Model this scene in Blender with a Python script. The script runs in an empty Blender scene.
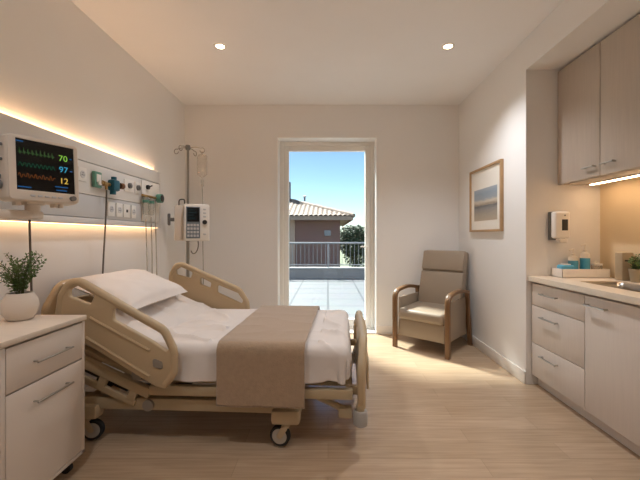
import bpy, bmesh, math, random
from mathutils import Vector, Matrix, noise
random.seed(7)
PI = math.pi
R = math.radians
C = bpy.context.scene.collection
F = 350.0                      # focal length in pixels of the 640 wide frame
EYE = 1.24

# ------------------------------------------------------------------ helpers
def lin(c):
    def f(u):
        u /= 255.0
        return u / 12.92 if u <= 0.04045 else ((u + 0.055) / 1.055) ** 2.4
    return (f(c[0]), f(c[1]), f(c[2]), 1.0)

def mat(name, col, rough=0.5, metal=0.0, bump=0.0, bscale=40.0, var=0.0, vscale=3.0, stretch=None,
        emit=None, estr=0.0, coat=0.0, trans=0.0, spec=0.5, sheen=0.0, bdist=0.01):
    m = bpy.data.materials.new(name)
    m.use_nodes = True
    nt = m.node_tree
    b = nt.nodes['Principled BSDF']
    col = lin(col)
    b.inputs['Base Color'].default_value = col
    b.inputs['Roughness'].default_value = rough
    b.inputs['Metallic'].default_value = metal
    b.inputs['Specular IOR Level'].default_value = spec
    b.inputs['Coat Weight'].default_value = coat
    b.inputs['Transmission Weight'].default_value = trans
    b.inputs['Sheen Weight'].default_value = sheen
    if emit:
        b.inputs['Emission Color'].default_value = lin(emit)
        b.inputs['Emission Strength'].default_value = estr
    tc = nt.nodes.new('ShaderNodeTexCoord')
    mp = nt.nodes.new('ShaderNodeMapping')
    nt.links.new(tc.outputs['Object'], mp.inputs['Vector'])
    if stretch:
        mp.inputs['Scale'].default_value = stretch
    # every surface gets a little procedural variation
    n = nt.nodes.new('ShaderNodeTexNoise')
    n.inputs['Scale'].default_value = vscale
    n.inputs['Detail'].default_value = 5
    nt.links.new(mp.outputs['Vector'], n.inputs['Vector'])
    mx = nt.nodes.new('ShaderNodeMix')
    mx.data_type = 'RGBA'
    v = max(var, 0.02)
    mx.inputs[6].default_value = (col[0] * (1 - v), col[1] * (1 - v), col[2] * (1 - v), 1)
    mx.inputs[7].default_value = (min(1, col[0] * (1 + v)), min(1, col[1] * (1 + v)), min(1, col[2] * (1 + v)), 1)
    nt.links.new(n.outputs['Fac'], mx.inputs[0])
    nt.links.new(mx.outputs[2], b.inputs['Base Color'])
    if bump > 0:
        n2 = nt.nodes.new('ShaderNodeTexNoise')
        n2.inputs['Scale'].default_value = bscale
        n2.inputs['Detail'].default_value = 4
        nt.links.new(mp.outputs['Vector'], n2.inputs['Vector'])
        bp = nt.nodes.new('ShaderNodeBump')
        bp.inputs['Strength'].default_value = bump
        bp.inputs['Distance'].default_value = bdist
        nt.links.new(n2.outputs['Fac'], bp.inputs['Height'])
        nt.links.new(bp.outputs['Normal'], b.inputs['Normal'])
    return m

def set_props(o, label=None, cat=None, group=None, kind=None):
    if label: o['label'] = label
    if cat: o['category'] = cat
    if group: o['group'] = group
    if kind: o['kind'] = kind
    return o

class MB:
    """collects shapes into one mesh"""
    def __init__(self):
        self.bm = bmesh.new()
    def _add(self, tmp, M=None, mi=0):
        me = bpy.data.meshes.new('tmp')
        if M is not None:
            bmesh.ops.transform(tmp, matrix=M, verts=tmp.verts)
        for f in tmp.faces: f.material_index = mi
        tmp.to_mesh(me); tmp.free()
        self.bm.from_mesh(me)
        bpy.data.meshes.remove(me)
        return self
    def box(self, c, s, bev=0.0, M=None, seg=2, mi=0):
        t = bmesh.new()
        bmesh.ops.create_cube(t, size=1)
        for v in t.verts:
            v.co = Vector((c[0] + v.co.x * s[0], c[1] + v.co.y * s[1], c[2] + v.co.z * s[2]))
        if bev > 0:
            bmesh.ops.bevel(t, geom=list(t.edges), offset=min(bev, 0.49 * min(s)), segments=seg, profile=0.5, affect='EDGES')
        return self._add(t, M, mi)
    def b2(self, x0, x1, y0, y1, z0, z1, bev=0.0, M=None, seg=2, mi=0):
        return self.box(((x0 + x1) / 2, (y0 + y1) / 2, (z0 + z1) / 2), (abs(x1 - x0), abs(y1 - y0), abs(z1 - z0)), bev, M, seg, mi)
    def tube(self, pts, r, seg=10, caps=True, closed=False, M=None, mi=0):
        pts = [Vector(p) for p in pts]
        t = bmesh.new()
        n = len(pts)
        rr = r if isinstance(r, (list, tuple)) else [r] * n
        tang = []
        for i in range(n):
            if closed:
                a = pts[(i + 1) % n] - pts[i - 1]
            else:
                a = pts[min(i + 1, n - 1)] - pts[max(i - 1, 0)]
            tang.append(a.normalized())
        up = Vector((0, 0, 1)) if abs(tang[0].z) < 0.9 else Vector((1, 0, 0))
        nrm = (up - tang[0] * up.dot(tang[0])).normalized()
        rings = []
        for i in range(n):
            if i > 0:
                nrm = (nrm - tang[i] * nrm.dot(tang[i]))
                nrm = nrm.normalized() if nrm.length > 1e-6 else tang[i].orthogonal().normalized()
            bn = tang[i].cross(nrm)
            rings.append([t.verts.new(pts[i] + (nrm * math.cos(2 * PI * k / seg) + bn * math.sin(2 * PI * k / seg)) * rr[i]) for k in range(seg)])
        m = n if closed else n - 1
        for i in range(m):
            a, b = rings[i], rings[(i + 1) % n]
            for k in range(seg):
                t.faces.new((a[k], a[(k + 1) % seg], b[(k + 1) % seg], b[k]))
        if caps and not closed:
            t.faces.new(rings[0][::-1]); t.faces.new(rings[-1])
        bmesh.ops.recalc_face_normals(t, faces=t.faces)
        return self._add(t, M, mi)
    def cyl(self, p0, p1, r, seg=16, r1=None, M=None, mi=0):
        return self.tube([p0, p1], [r, r if r1 is None else r1], seg, True, False, M, mi)
    def lathe(self, prof, c=(0, 0, 0), seg=28, M=None, mi=0):
        t = bmesh.new()
        rings = []
        for (r, z) in prof:
            if r < 1e-5:
                rings.append([t.verts.new((c[0], c[1], c[2] + z))])
            else:
                rings.append([t.verts.new((c[0] + r * math.cos(2 * PI * k / seg), c[1] + r * math.sin(2 * PI * k / seg), c[2] + z)) for k in range(seg)])
        for a, b in zip(rings[:-1], rings[1:]):
            for k in range(seg):
                k2 = (k + 1) % seg
                if len(a) == 1 and len(b) == 1: continue
                if len(a) == 1: t.faces.new((a[0], b[k2], b[k]))
                elif len(b) == 1: t.faces.new((a[k], a[k2], b[0]))
                else: t.faces.new((a[k], a[k2], b[k2], b[k]))
        bmesh.ops.recalc_face_normals(t, faces=t.faces)
        return self._add(t, M, mi)
    def ball(self, c, r, M=None, mi=0, sub=2):
        t = bmesh.new()
        bmesh.ops.create_icosphere(t, subdivisions=sub, radius=1)
        rr = r if isinstance(r, (list, tuple)) else (r, r, r)
        for v in t.verts:
            v.co = Vector((c[0] + v.co.x * rr[0], c[1] + v.co.y * rr[1], c[2] + v.co.z * rr[2]))
        return self._add(t, M, mi)
    def grid(self, fn, nu, nv, M=None, mi=0, closed_v=False):
        t = bmesh.new()
        vs = [[t.verts.new(fn(i / nu, j / nv)) for j in range(nv + (0 if closed_v else 1))] for i in range(nu + 1)]
        for i in range(nu):
            for j in range(nv):
                j2 = (j + 1) % nv if closed_v else j + 1
                t.faces.new((vs[i][j], vs[i + 1][j], vs[i + 1][j2], vs[i][j2]))
        bmesh.ops.recalc_face_normals(t, faces=t.faces)
        return self._add(t, M, mi)
    def plate(self, outlines, thick, bev=0.0, M=None, mi=0, res=3):
        """flat outline with holes (2D, local XY), extruded along local Z, rounded edges"""
        cu = bpy.data.curves.new('tmpc', 'CURVE')
        cu.dimensions = '2D'; cu.fill_mode = 'BOTH'
        bev = min(bev, thick / 2 - 1e-4)
        cu.extrude = thick / 2 - bev
        cu.bevel_depth = bev; cu.bevel_resolution = res; cu.offset = -bev
        for pts in outlines:
            sp = cu.splines.new('POLY')
            sp.points.add(len(pts) - 1)
            for p, q in zip(sp.points, pts): p.co = (q[0], q[1], 0, 1)
            sp.use_cyclic_u = True
        ob = bpy.data.objects.new('tmpo', cu); C.objects.link(ob)
        dg = bpy.context.evaluated_depsgraph_get(); dg.update()
        me = bpy.data.meshes.new_from_object(ob.evaluated_get(dg))
        t = bmesh.new(); t.from_mesh(me)
        bmesh.ops.remove_doubles(t, verts=t.verts, dist=1e-5)
        bpy.data.objects.remove(ob); bpy.data.curves.remove(cu); bpy.data.meshes.remove(me)
        return self._add(t, M, mi)
    def text(self, body, size, M, depth=0.0008, mi=0, align='CENTER'):
        cu = bpy.data.curves.new('tmpf', 'FONT')
        cu.body = body; cu.size = size; cu.extrude = depth; cu.align_x = align; cu.align_y = 'CENTER'
        ob = bpy.data.objects.new('tmpo', cu); C.objects.link(ob)
        dg = bpy.context.evaluated_depsgraph_get(); dg.update()
        me = bpy.data.meshes.new_from_object(ob.evaluated_get(dg))
        t = bmesh.new(); t.from_mesh(me)
        bpy.data.objects.remove(ob); bpy.data.curves.remove(cu); bpy.data.meshes.remove(me)
        return self._add(t, M, mi)
    def build(self, name, m, parent=None, smooth=True, angle=38, loc=None, rot=None):
        me = bpy.data.meshes.new(name)
        self.bm.to_mesh(me); self.bm.free()
        for mm in (m if isinstance(m, (list, tuple)) else [m]): me.materials.append(mm)
        if smooth:
            for p in me.polygons: p.use_smooth = True
            me.set_sharp_from_angle(angle=R(angle))
        o = bpy.data.objects.new(name, me)
        C.objects.link(o)
        if parent: o.parent = parent
        if loc: o.location = loc
        if rot: o.rotation_euler = rot
        return o

def thing(name, label, cat, loc=(0, 0, 0), rz=0.0, group=None):
    o = bpy.data.objects.new(name, None)
    C.objects.link(o)
    o.location = loc; o.rotation_euler = (0, 0, rz); o.empty_display_size = 0.1
    return set_props(o, label, cat, group)

def dup(root, loc, rz, label=None, group=None):
    r = root.copy(); C.objects.link(r); r.location = loc; r.rotation_euler = (0, 0, rz)
    if label: r['label'] = label
    if group: r['group'] = group
    for ch in list(root.children):
        c = ch.copy(); C.objects.link(c); c.parent = r
        for g in ch.children:
            d = g.copy(); C.objects.link(d); d.parent = c
    return r

def struct(o):
    o['kind'] = 'structure'
    return o

def roundpoly(pts, rad, n=6):
    """polygon with rounded corners"""
    out = []
    N = len(pts)
    rads = rad if isinstance(rad, (list, tuple)) else [rad] * N
    for i in range(N):
        p = Vector(pts[i]); a = Vector(pts[i - 1]); b = Vector(pts[(i + 1) % N])
        u = (a - p); v = (b - p)
        lu, lv = u.length, v.length
        u.normalize(); v.normalize()
        ang = math.acos(max(-1, min(1, u.dot(v))))
        r = rads[i]
        if r <= 0 or ang > PI - 0.02:
            out.append((p.x, p.y)); continue
        d = min(r / math.tan(ang / 2), 0.48 * lu, 0.48 * lv)
        r = d * math.tan(ang / 2)
        s, e = p + u * d, p + v * d
        bis = (u + v).normalized()
        cen = p + bis * (r / math.sin(ang / 2))
        a0 = math.atan2(s.y - cen.y, s.x - cen.x); a1 = math.atan2(e.y - cen.y, e.x - cen.x)
        da = a1 - a0
        while da > PI: da -= 2 * PI
        while da < -PI: da += 2 * PI
        for k in range(n + 1):
            t = a0 + da * k / n
            out.append((cen.x + r * math.cos(t), cen.y + r * math.sin(t)))
    return out

def bez(p0, p1, p2, p3, n=12):
    out = []
    for i in range(n + 1):
        t = i / n
        out.append(tuple((1 - t) ** 3 * a + 3 * (1 - t) ** 2 * t * b + 3 * (1 - t) * t * t * c + t ** 3 * d for a, b, c, d in zip(p0, p1, p2, p3)))
    return out

def arcpath(pts, rad, n=5):
    """3D polyline with rounded inner corners"""
    P = [Vector(p) for p in pts]
    out = [P[0]]
    for i in range(1, len(P) - 1):
        a = (P[i - 1] - P[i]); b = (P[i + 1] - P[i])
        d = min(rad, 0.48 * a.length, 0.48 * b.length)
        s = P[i] + a.normalized() * d; e = P[i] + b.normalized() * d
        for k in range(n + 1):
            t = k / n
            out.append((1 - t) ** 2 * s + 2 * (1 - t) * t * P[i] + t * t * e)
    out.append(P[-1])
    return out

XZ = Matrix.Rotation(PI / 2, 4, 'X')            # local XY -> world XZ, local +Z -> world -Y
YZ = Matrix(((0, 0, 1, 0), (1, 0, 0, 0), (0, 1, 0, 0), (0, 0, 0, 1)))   # local X->Y, Y->Z, Z->X

# ------------------------------------------------------------------ materials
M = {}
M['wall'] = mat('wall_paint', (243, 241, 239), 0.85, bump=0.06, bscale=260, var=0.015, vscale=1.3, spec=0.2)
M['alcove'] = mat('alcove_paint', (232, 212, 178), 0.7, bump=0.05, bscale=200, var=0.02, spec=0.25)
M['ceiling'] = mat('ceiling_paint', (248, 247, 247), 0.9, bump=0.04, bscale=200, var=0.01, spec=0.15)
M['trim'] = mat('trim_white', (236, 230, 222), 0.5, var=0.02)
M['door'] = mat('door_frame_white', (242, 238, 232), 0.42, var=0.02)
M['jamb'] = mat('door_casing_white', (250, 249, 247), 0.4, var=0.02)
M['cabinet_white'] = mat('white_laminate', (226, 216, 206), 0.42, var=0.015)
M['cabinet_top'] = mat('pale_laminate_top', (226, 212, 196), 0.35, var=0.06, vscale=4, stretch=(1, 14, 1))
M['shadow_gap'] = mat('dark_gap', (70, 60, 52), 0.8)
M['steel'] = mat('brushed_steel', (190, 186, 180), 0.28, metal=1.0, var=0.03, vscale=12)
M['chrome'] = mat('pole_steel', (150, 145, 138), 0.3, metal=0.85, var=0.02)
M['bed_beige'] = mat('bed_plastic_beige', (194, 172, 139), 0.45, var=0.02, bump=0.02, bscale=150)
M['bed_frame'] = mat('bed_powder_coat', (186, 166, 134), 0.45, var=0.03)
M['bed_grey'] = mat('mechanism_grey', (150, 142, 132), 0.5, metal=0.2, var=0.05)
M['bed_dark'] = mat('mechanism_dark', (64, 58, 52), 0.6, var=0.1)
M['rubber'] = mat('rubber_black', (38, 36, 35), 0.75, var=0.08)
M['wheel_grey'] = mat('wheel_hub_grey', (184, 176, 164), 0.5, var=0.03)
M['bumper'] = mat('bumper_grey', (170, 166, 160), 0.6, var=0.03)
M['linen'] = mat('white_linen', (228, 220, 214), 0.9, bump=0.12, bscale=420, var=0.015, sheen=0.2, spec=0.15, bdist=0.002)
M['pillow'] = mat('pillow_cotton', (242, 234, 228), 0.9, bump=0.12, bscale=400, var=0.015, sheen=0.2, spec=0.15, bdist=0.002)
M['mattress'] = mat('mattress_cover', (226, 220, 212), 0.8, var=0.02)
M['throw'] = mat('beige_throw', (172, 147, 121), 0.95, bump=0.7, bscale=130, var=0.16, vscale=45, sheen=0.8, spec=0.1, bdist=0.006)
M['monitor'] = mat('monitor_shell', (224, 212, 198), 0.42, var=0.02)
M['screen'] = mat('screen_black', (8, 10, 14), 0.18, var=0.02)
M['panel'] = mat('headwall_white', (226, 222, 218), 0.38, var=0.02)
M['panel_grey'] = mat('headwall_grey', (206, 204, 204), 0.4, var=0.02)
M['plate'] = mat('socket_white', (236, 232, 226), 0.4, var=0.01)
M['dark'] = mat('dark_plastic', (44, 42, 42), 0.5, var=0.05)
M['grey'] = mat('grey_plastic', (120, 118, 116), 0.5, var=0.04)
M['green'] = mat('gas_green', (96, 148, 128), 0.4, var=0.05)
M['teal'] = mat('gas_teal', (22, 92, 112), 0.35, var=0.05)
M['brass'] = mat('brass', (186, 150, 96), 0.3, metal=0.8, var=0.05)
M['brown_knob'] = mat('brown_knob', (126, 84, 52), 0.5, var=0.05)
M['cable'] = mat('cable_grey', (104, 97, 90), 0.55, var=0.03)
M['ceramic'] = mat('pot_ceramic', (226, 216, 204), 0.35, var=0.03, vscale=8)
M['soil'] = mat('soil', (58, 44, 34), 0.95, bump=0.8, bscale=80, var=0.3, vscale=40)
M['leaf'] = mat('leaf_green', (88, 116, 60), 0.5, var=0.35, vscale=30)
M['stem'] = mat('stem_green', (86, 96, 56), 0.6, var=0.1)
M['cab_wood'] = mat('washed_oak_laminate', (196, 184, 172), 0.5, var=0.10, vscale=6, stretch=(14, 14, 0.7))
M['base_wood'] = mat('pale_oak_laminate', (224, 214, 205), 0.5, var=0.06, vscale=6, stretch=(14, 14, 0.7))
M['counter'] = mat('counter_stone', (232, 218, 198), 0.3, var=0.05, vscale=60)
M['chair_leather'] = mat('taupe_leather', (160, 144, 126), 0.42, bump=0.1, bscale=220, var=0.04, bdist=0.003)
M['chair_wood'] = mat('chair_walnut', (124, 92, 62), 0.4, var=0.2, vscale=9, stretch=(8, 8, 1.2))
M['frame_wood'] = mat('picture_oak', (184, 148, 106), 0.45, var=0.12, vscale=12, stretch=(8, 1, 8))
M['mat_board'] = mat('mat_board', (238, 232, 222), 0.9)
M['white_plastic'] = mat('white_plastic', (240, 234, 226), 0.35, var=0.01)
M['soap_blue'] = mat('soap_blue', (84, 172, 204), 0.25, var=0.04)
M['blue_pack'] = mat('blue_pack', (96, 176, 206), 0.5, var=0.06)
M['stone_can'] = mat('canister_taupe', (176, 160, 134), 0.5, var=0.08, vscale=30)
M['brick'] = None
M['foliage'] = mat('tree_leaves', (48, 66, 34), 0.7, var=0.4, vscale=2.5)
M['bark'] = mat('bark', (84, 66, 50), 0.9, bump=0.6, bscale=20, var=0.2)
M['concrete'] = mat('parapet_grey', (118, 116, 116), 0.8, var=0.08, vscale=4)
M['cap'] = mat('parapet_cap', (140, 140, 140), 0.7, var=0.05)
M['rail_grey'] = mat('railing_grey', (128, 128, 130), 0.45, metal=0.4, var=0.03)
M['roof_tile'] = mat('clay_tile', (126, 106, 92), 0.8, var=0.4, vscale=4.5)
M['ground'] = mat('far_ground', (92, 96, 74), 0.95, var=0.3, vscale=0.1)

def emitter(name, col, s):
    m = bpy.data.materials.new(name); m.use_nodes = True
    nt = m.node_tree; nt.nodes.clear()
    e = nt.nodes.new('ShaderNodeEmission'); o = nt.nodes.new('ShaderNodeOutputMaterial')
    e.inputs['Color'].default_value = lin(col); e.inputs['Strength'].default_value = s
    nt.links.new(e.outputs[0], o.inputs[0])
    return m
WARM = (255, 198, 143)
M['led'] = emitter('led_warm', WARM, 18.0)
M['led_down'] = emitter('led_warm_down', WARM, 4.5)
M['led_cab'] = emitter('led_cabinet', (255, 212, 166), 14.5)
M['lamp'] = emitter('downlight_lamp', (255, 226, 188), 16.0)
M['px_green'] = emitter('pixel_green', (150, 214, 84), 0.55)
M['px_cyan'] = emitter('pixel_cyan', (60, 176, 214), 0.5)
M['px_yellow'] = emitter('pixel_yellow', (240, 200, 90), 0.6)
M['px_wave1'] = emitter('pixel_wave_green', (96, 140, 80), 0.30)
M['px_wave2'] = emitter('pixel_wave_teal', (40, 140, 100), 0.28)
M['px_wave3'] = emitter('pixel_wave_orange', (190, 110, 50), 0.30)
M['px_blue'] = emitter('pixel_blue', (50, 110, 170), 0.4)
M['lcd'] = emitter('pump_lcd', (70, 92, 96), 0.25)

def glassy(name, tint, refl=0.08, rough=0.0, opac=0.0, oc=(255, 255, 255)):
    m = bpy.data.materials.new(name); m.use_nodes = True
    nt = m.node_tree; nt.nodes.clear()
    tr = nt.nodes.new('ShaderNodeBsdfTransparent'); tr.inputs[0].default_value = lin(tint)
    gl = nt.nodes.new('ShaderNodeBsdfGlossy'); gl.inputs['Roughness'].default_value = rough
    lw = nt.nodes.new('ShaderNodeLayerWeight'); lw.inputs['Blend'].default_value = 0.25
    mul = nt.nodes.new('ShaderNodeMath'); mul.operation = 'MULTIPLY_ADD'
    mul.inputs[1].default_value = 0.6; mul.inputs[2].default_value = refl * 0.4
    nt.links.new(lw.outputs['Fresnel'], mul.inputs[0])
    mx = nt.nodes.new('ShaderNodeMixShader')
    nt.links.new(mul.outputs[0], mx.inputs[0]); nt.links.new(tr.outputs[0], mx.inputs[1]); nt.links.new(gl.outputs[0], mx.inputs[2])
    last = mx
    if opac > 0:
        d = nt.nodes.new('ShaderNodeBsdfDiffuse'); d.inputs[0].default_value = lin(oc)
        m2 = nt.nodes.new('ShaderNodeMixShader'); m2.inputs[0].default_value = opac
        nt.links.new(mx.outputs[0], m2.inputs[1]); nt.links.new(d.outputs[0], m2.inputs[2]); last = m2
    o = nt.nodes.new('ShaderNodeOutputMaterial')
    nt.links.new(last.outputs[0], o.inputs[0])
    return m
M['glass'] = glassy('door_glass', (244, 250, 250), 0.05)
M['clear'] = glassy('clear_plastic', (238, 236, 230), 0.2, 0.1, 0.14, (235, 232, 228))
M['tubing'] = glassy('clear_tubing', (228, 222, 214), 0.2, 0.15, 0.35, (220, 212, 200))

def floor_mat():
    m = bpy.data.materials.new('oak_plank_floor'); m.use_nodes = True
    nt = m.node_tree; L = nt.links.new
    b = nt.nodes['Principled BSDF']
    tc = nt.nodes.new('ShaderNodeTexCoord')
    br = nt.nodes.new('ShaderNodeTexBrick')
    br.offset = 0.37; br.offset_frequency = 2
    br.inputs['Scale'].default_value = 1.0
    br.inputs['Brick Width'].default_value = 1.35; br.inputs['Row Height'].default_value = 0.15
    br.inputs['Mortar Size'].default_value = 0.0016; br.inputs['Mortar Smooth'].default_value = 0.3
    br.inputs['Color1'].default_value = lin((196, 171, 144)); br.inputs['Color2'].default_value = lin((187, 162, 134))
    br.inputs['Mortar'].default_value = lin((170, 148, 122))
    L(tc.outputs['Object'], br.inputs['Vector'])
    mp = nt.nodes.new('ShaderNodeMapping'); mp.inputs['Scale'].default_value = (1.3, 22, 1)
    L(tc.outputs['Object'], mp.inputs['Vector'])
    n = nt.nodes.new('ShaderNodeTexNoise'); n.inputs['Scale'].default_value = 2.2; n.inputs['Detail'].default_value = 8
    n.inputs['Distortion'].default_value = 0.6
    L(mp.outputs['Vector'], n.inputs['Vector'])
    rp = nt.nodes.new('ShaderNodeValToRGB')
    rp.color_ramp.elements[0].position = 0.3; rp.color_ramp.elements[0].color = (0.86, 0.84, 0.82, 1)
    rp.color_ramp.elements[1].position = 0.7; rp.color_ramp.elements[1].color = (1.08, 1.08, 1.08, 1)
    L(n.outputs['Fac'], rp.inputs[0])
    mx = nt.nodes.new('ShaderNodeMix'); mx.data_type = 'RGBA'; mx.blend_type = 'MULTIPLY'; mx.inputs[0].default_value = 1.0
    L(br.outputs['Color'], mx.inputs[6]); L(rp.outputs[0], mx.inputs[7])
    L(mx.outputs[2], b.inputs['Base Color'])
    b.inputs['Roughness'].default_value = 0.24
    b.inputs['Specular IOR Level'].default_value = 0.5
    bp = nt.nodes.new('ShaderNodeBump'); bp.inputs['Strength'].default_value = 0.12; bp.inputs['Distance'].default_value = 0.003
    L(br.outputs['Fac'], bp.inputs['Height']); bp.invert = True
    L(bp.outputs['Normal'], b.inputs['Normal'])
    return m
def tile_mat(name, c1, c2, cm, w, h, mort, off=0.0, rough=0.6):
    m = bpy.data.materials.new(name); m.use_nodes = True
    nt = m.node_tree; L = nt.links.new
    b = nt.nodes['Principled BSDF']
    tc = nt.nodes.new('ShaderNodeTexCoord')
    br = nt.nodes.new('ShaderNodeTexBrick'); br.offset = off
    br.inputs['Scale'].default_value = 1.0
    br.inputs['Brick Width'].default_value = w; br.inputs['Row Height'].default_value = h
    br.inputs['Mortar Size'].default_value = mort
    br.inputs['Color1'].default_value = lin(c1); br.inputs['Color2'].default_value = lin(c2); br.inputs['Mortar'].default_value = lin(cm)
    L(tc.outputs['Object'], br.inputs['Vector'])
    n = nt.nodes.new('ShaderNodeTexNoise'); n.inputs['Scale'].default_value = 3; n.inputs['Detail'].default_value = 6
    L(tc.outputs['Object'], n.inputs['Vector'])
    mx = nt.nodes.new('ShaderNodeMix'); mx.data_type = 'RGBA'; mx.blend_type = 'MULTIPLY'; mx.inputs[0].default_value = 0.25
    L(br.outputs['Color'], mx.inputs[6]); L(n.outputs['Color'], mx.inputs[7])
    L(mx.outputs[2], b.inputs['Base Color'])
    b.inputs['Roughness'].default_value = rough
    return m
M['floor'] = floor_mat()
M['terrace'] = tile_mat('terrace_tiles', (89, 90, 93), (85, 86, 89), (54, 55, 59), 0.7, 0.7, 0.02, 0.0, 0.55)
M['brick'] = tile_mat('brown_brick', (132, 88, 76), (114, 74, 64), (130, 98, 88), 0.25, 0.075, 0.008, 0.5, 0.9)

# ------------------------------------------------------------------ room shell
XL, XR, YB, ZC = -1.815, 1.658, 4.43, 2.9
YN = -1.6                      # wall behind the camera
DX0, DX1, DZ = -0.642, 0.617, 2.49      # door opening in the far wall
AY1, AY0 = 2.93, 1.1           # alcove with the cabinets
AX = 2.278
WT = 0.34
b = MB(); b.b2(XL - 0.2, AX + 0.2, YN - 0.2, YB + WT, -0.12, 0)
struct(b.build('floor', M['floor'], smooth=False))
b = MB(); b.b2(XL - 0.2, AX + 0.2, YN - 0.2, YB + WT, ZC, ZC + 0.15)
struct(b.build('ceiling', M['ceiling'], smooth=False))
b = MB(); b.b2(XL - 0.2, XL, YN, YB + WT, 0, ZC)
struct(b.build('wall_left', M['wall'], smooth=False))
b = MB()
b.b2(XL, DX0, YB, YB + WT, 0, ZC); b.b2(DX1, AX + 0.2, YB, YB + WT, 0, ZC); b.b2(DX0, DX1, YB, YB + WT, DZ, ZC)
struct(b.build('wall_back', M['wall'], smooth=False))
b = MB()
b.b2(XR, AX + 0.2, AY1, YB, 0, ZC)
b.b2(XR, AX + 0.2, YN, AY0, 0, ZC)
struct(b.build('wall_right', M['wall'], smooth=False))
b = MB(); b.b2(AX, AX + 0.2, AY0, AY1, 0, 2.63)
struct(b.build('wall_alcove', M['alcove'], smooth=False))
b = MB(); b.b2(XR, AX + 0.2, AY0, AY1, 2.63, ZC)
struct(b.build('soffit', M['wall'], smooth=False))
b = MB(); b.b2(XL, AX + 0.2, YN - 0.2, YN, 0, ZC)
struct(b.build('wall_front', M['wall'], smooth=False))
BH, BT = 0.105, 0.014
for nm, bx in (('baseboard_left', (XL, XL + BT, YN, YB)),
               ('baseboard_right', (XR - BT, XR, AY1, YB - BT))):
    b = MB(); b.b2(bx[0], bx[1], bx[2], bx[3], 0, BH, 0.004); struct(b.build(nm, M['trim']))
b = MB(); b.b2(XL + BT, DX0 - 0.002, YB - BT, YB, 0, BH, 0.004); b.b2(DX1 + 0.002, XR, YB - BT, YB, 0, BH, 0.004)
struct(b.build('baseboard_back', M['trim']))

# glazed terrace door in the far wall
d = thing('door_1', 'tall glazed white terrace door in the far wall', 'door', ((DX0 + DX1) / 2, YB, 0)); d['kind'] = 'structure'
hw = (DX1 - DX0) / 2
def ring(b, x0, x1, z0, z1, w, y0, y1, bev=0.004, bottom=True, wb=None):
    b.b2(x0, x0 + w, y0, y1, z0, z1, bev); b.b2(x1 - w, x1, y0, y1, z0, z1, bev)
    b.b2(x0 + w - 0.002, x1 - w + 0.002, y0 + 0.0007, y1 - 0.0007, z1 - w, z1, bev)
    if bottom: b.b2(x0 + w - 0.002, x1 - w + 0.002, y0 + 0.0007, y1 - 0.0007, z0, z0 + (wb or w), bev)
b = MB(); ring(b, -hw - 0.0005, hw + 0.0005, 0.014, DZ + 0.0005, 0.008, -0.004, 0.195, 0.002, bottom=False); b.build('reveal_lining', M['jamb'], d)
b = MB(); ring(b, -hw + 0.008, hw - 0.008, 0.014, DZ - 0.008, 0.047, 0.19, 0.28, bottom=True, wb=0.03); b.build('door_frame', M['door'], d)
b = MB(); ring(b, -hw + 0.053, hw - 0.053, 0.046, DZ - 0.053, 0.070, 0.205, 0.275, 0.006, wb=0.09); b.build('door_leaf', M['door'], d)
b = MB(); b.b2(-hw + 0.121, hw - 0.121, 0.238, 0.244, 0.134, DZ - 0.121); b.build('glass', M['glass'], d, smooth=False)
b = MB(); b.b2(-hw, hw, 0.0, WT + 0.02, 0.0, 0.014, 0.003); b.build('threshold', M['jamb'], d)
b = MB(); b.box((hw - 0.088, 0.199, 1.07), (0.026, 0.010, 0.16), 0.004); b.tube(arcpath([(hw - 0.088, 0.200, 1.1), (hw - 0.088, 0.160, 1.1), (hw - 0.19, 0.160, 1.1)], 0.015), 0.008)
b.build('door_handle', M['door'], d)

# ------------------------------------------------------------------ outside
b = MB(); b.b2(-9, 9, YB + WT + 0.02, 10.55, -0.25, -0.02)
struct(b.build('terrace_floor', M['terrace'], smooth=False))
b = MB(); b.b2(-9, 9, 10.3, 10.5, -0.02, 0.27); b.build('tmp', M['concrete']).name = 'parapet_wall'
o = bpy.data.objects['parapet_wall']; struct(o)
b = MB(); b.b2(-9, 9, 10.26, 10.54, 0.27, 0.31, 0.005)
struct(b.build('parapet_coping_trim', M['cap']))
b = MB(); b.b2(-200, 200, 10.6, 400, -3.3, -3.2)
struct(b.build('ground_outside', M['ground'], smooth=False))
ry = 10.4
t = thing('terrace_railing', 'grey metal bar railing on the low terrace wall outside', 'railing', (0, ry, 0.31))
b = MB(); b.cyl((-4.5, 0, 0.72), (4.5, 0, 0.72), 0.028, 12); b.build('top_rail', M['rail_grey'], t)
b = MB(); b.b2(-4.5, 4.5, -0.012, 0.012, 0.06, 0.085, 0.003); b.build('lower_rail', M['rail_grey'], t)
for k in range(7):
    x = -4.44 + 1.48 * k + 0.0
    b = MB(); b.b2(x - 0.022, x + 0.022, -0.022, 0.022, 0, 0.70, 0.003); b.build('post', M['rail_grey'], t)
bal = None
for k in range(72):
    x = -4.38 + 0.123 * k
    if bal is None:
        b = MB(); b.cyl((0, 0, 0.08), (0, 0, 0.70), 0.007, 8); bal = b.build('baluster', M['rail_grey'], t); bal.location = (x, 0, 0)
    else:
        q = bal.copy(); C.objects.link(q); q.parent = t; q.location = (x, 0, 0)

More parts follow.
